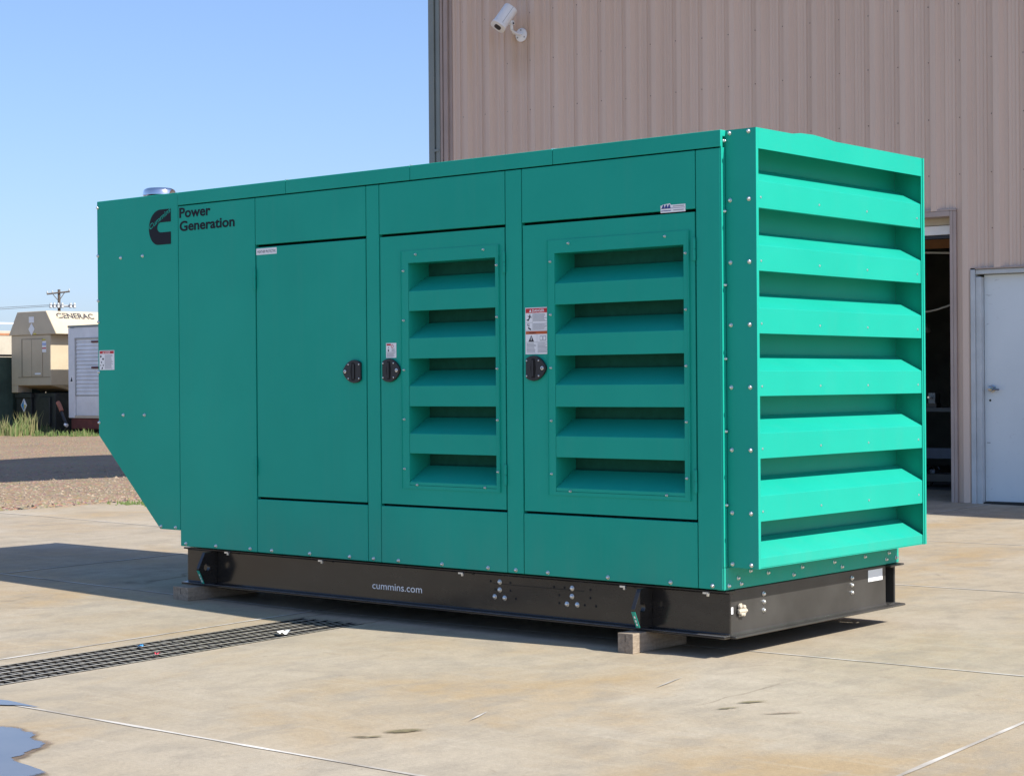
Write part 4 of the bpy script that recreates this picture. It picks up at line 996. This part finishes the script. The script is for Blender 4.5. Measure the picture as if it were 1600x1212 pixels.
# utility pole and lines
PXp, PYp = -117.75, 80.5
up = thing('utility_pole', (PXp, PYp, 0), 'distant wooden utility pole with crossarm and insulators', 'utility pole')
MB().cyl((PXp, PYp, -.5), (PXp, PYp, 9.05), .15, POLEW, 10, .11).build('pole', up)
dA = Vector((.57, .82, 0))
def arm_(z, l0, l1, s_, m_=POLEW, tilt=0):
    a = Vector((PXp + .12, PYp - .1, z)) + dA * l0; b = Vector((PXp + .12, PYp - .1, z)) + dA * l1; a.z -= tilt * abs(l0); b.z += tilt * l1
    return MB().tube([a, b], s_, m_, 6)
arm_(8.78, -.95, .85, .07, POLEW, .12).build('crossarm', up)
m = arm_(7.72, -.7, 1.2, .10, INSULATOR); m.build('crossarm', up)
m = MB()
for l in (-.75, .75): m.tube([Vector((PXp + .1, PYp - .1, 8.1)), Vector((PXp + .1, PYp - .1, 8.72 + .1 * l)) + dA * l * .6], .03, POLEW, 5)
m.build('brace', up)
for l in (-.9, -.5, .8):
    p = Vector((PXp + .12, PYp - .1, 8.8 + .12 * l)) + dA * l; MB().lathe(p, (0, 0, 1), [(.05, 0), (.07, .1), (.03, .22)], INSULATOR, 8).build('insulator', up)
for l in (-.7, -.42, -.12, .2, .85, 1.15):
    p = Vector((PXp + .3, PYp - .15, 7.55)) + dA * l; MB().lathe(p, (0, 0, 1), [(.10, 0), (.13, .08), (.08, .2), (.12, .26), (.07, .42)], INSULATOR, 8).build('insulator', up)
m = MB()
for (z0, z1, s_) in ((7.85, 7.55, 0), (7.75, 7.40, 1), (6.55, 6.3, 2)):
    m.tube([(PXp + .1 - 1.0 * i, PYp - 1.42 * i, z0 + (z1 - z0) * i / 4 - .25 * math.sin(math.pi * min(1, i / 26))) for i in range(0, 27)], .018, WIREM, 4)
tag(m.build('power_line'), 'thin power lines running left from the utility pole', 'power line')

# trees far behind the fence
def tree(x, y, h, r, label, seed):
    rd = random.Random(seed); t = thing('tree', (x, y, 0), label, 'tree', 'trees beyond the yard')
    m = MB(); m.cyl((x, y, -.2), (x, y, h * .45), .16, POLEW, 8, .10)
    tips = []
    for k in range(7):
        a = rd.uniform(0, 6.28); q = Vector((x + math.cos(a) * r * .6, y + math.sin(a) * r * .6, h * rd.uniform(.5, .85))); m.cyl((x, y, h * rd.uniform(.25, .42)), q, .06, POLEW, 6, .02); tips.append(q)
    m.build('trunk', t)
    c = MB()
    for k in range(38):
        a = rd.uniform(0, 6.28); ph = rd.uniform(-.6, 1); rr = r * rd.uniform(.3, 1) * math.sqrt(max(0, 1 - ph * ph * .8)); cc = Vector((x + math.cos(a) * rr, y + math.sin(a) * rr, h * .66 + ph * h * .32)); cr = r * rd.uniform(.16, .34)
        for i in range(60):
            v = Vector((rd.gauss(0, 1), rd.gauss(0, 1), rd.gauss(0, .8))).normalized() * cr * rd.uniform(.5, 1.05) + cc
            d1_ = Vector((rd.uniform(-1, 1), rd.uniform(-1, 1), rd.uniform(-1, 1))).normalized() * rd.uniform(.10, .2); d2_ = d1_.orthogonal().normalized() * rd.uniform(.06, .12)
            c.add([v - d1_, v + d2_, v + d1_, v - d2_], [(0, 1, 2, 3)], LEAF)
    c.build('crown', t)
tree(-79.5, 44.5, 4.25, 2.4, 'small green tree seen over the cream trailer', 3)
tree(-84, 40, 4.0, 2.6, 'green tree at the left edge beyond the trailer', 5)
tree(-95, 66, 3.6, 2.6, 'low green tree hidden behind the tan generator', 8)

# weeds
wm = MB()
def tuft(x, y, h, n, straw, z=GZ):
    for i in range(n):
        a = random.uniform(0, 6.28); l = h * random.uniform(.4, 1); lean = random.uniform(.05, .5) * l; bx, by = x + random.gauss(0, .08), y + random.gauss(0, .08); wd = random.uniform(.006, .013)
        sdx, sdy = .55 * wd, .83 * wd; p1 = (bx + math.cos(a) * lean * .35, by + math.sin(a) * lean * .35, z + l * .6); p2 = (bx + math.cos(a) * lean, by + math.sin(a) * lean, z + l)
        wm.add([(bx - sdx, by - sdy, z - .03), (bx + sdx, by + sdy, z - .03), (p1[0] + sdx * .7, p1[1] + sdy * .7, p1[2]), (p1[0] - sdx * .7, p1[1] - sdy * .7, p1[2]), p2], [(0, 1, 2, 3), (3, 2, 4)], STRAW if random.random() < straw else WEED)
for i in range(44):
    y = 13.5 + 5.2 * random.random(); tuft(-31.2 + random.gauss(0, .4), y, random.uniform(.08, .3), 18, .4)
for i in range(9): tuft(-31.0 + random.gauss(0, .25), 17.5 + random.gauss(0, .35), random.uniform(.3, .62), 18, .6)
for i in range(5): tuft(-31.2 + random.gauss(0, .3), 16.6 + random.gauss(0, .25), random.uniform(.3, .55), 20, .3)
for i in range(26): tuft(-28.7 + random.uniform(-1.9, 1.0), 17.8 + random.uniform(-.3, .3), random.uniform(.05, .2), 14, .15)
for i in range(50): tuft(-31 + random.gauss(0, .4), random.uniform(5, 14), random.uniform(.15, .5), 18, .4)
for i in range(9):
    x, y = -9.04 + random.gauss(0, .07), 4.0 + random.gauss(0, .16); tuft(x, y, random.uniform(.02, .05), 16, .1, .12)
tag(wm.build('weeds'), 'tufts of weeds and dry grass along the yard edge', kind='stuff')

# scraps on the grate
def scrap(name, a, b, s, m_, label, cat):
    x, y = ab(a, b); mb = MB(); rd = random.Random(int(a * 1000)); vs = []
    for j in range(4):
        for i in range(4): vs.append((x + (i - 1.5) * s / 3 + rd.uniform(-.2, .2) * s, y + (j - 1.5) * s / 3 + rd.uniform(-.2, .2) * s, .004 + rd.uniform(0, .55) * s))
    mb.add(vs, [(j * 4 + i, j * 4 + i + 1, j * 4 + i + 5, j * 4 + i + 4) for j in range(3) for i in range(3)], m_)
    tag(mb.build(name), label, cat)
scrap('paper_scrap', -2.16, -.48, .045, WHITEV, 'crumpled white paper scrap on the grate by the shadow', 'scrap')
scrap('plastic_scrap', -2.17, -1.28, .024, mat('pink_plastic', (.8, .08, .12), .5), 'small pink scrap on the edge of the drain grate', 'scrap')
scrap('plastic_scrap', -2.42, -1.15, .020, mat('blue_plastic', (.03, .25, .6), .5), 'small blue scrap on the drain grate', 'scrap')
for o in list(bpy.data.objects):
    if o.type == 'EMPTY': o.empty_display_size = .2
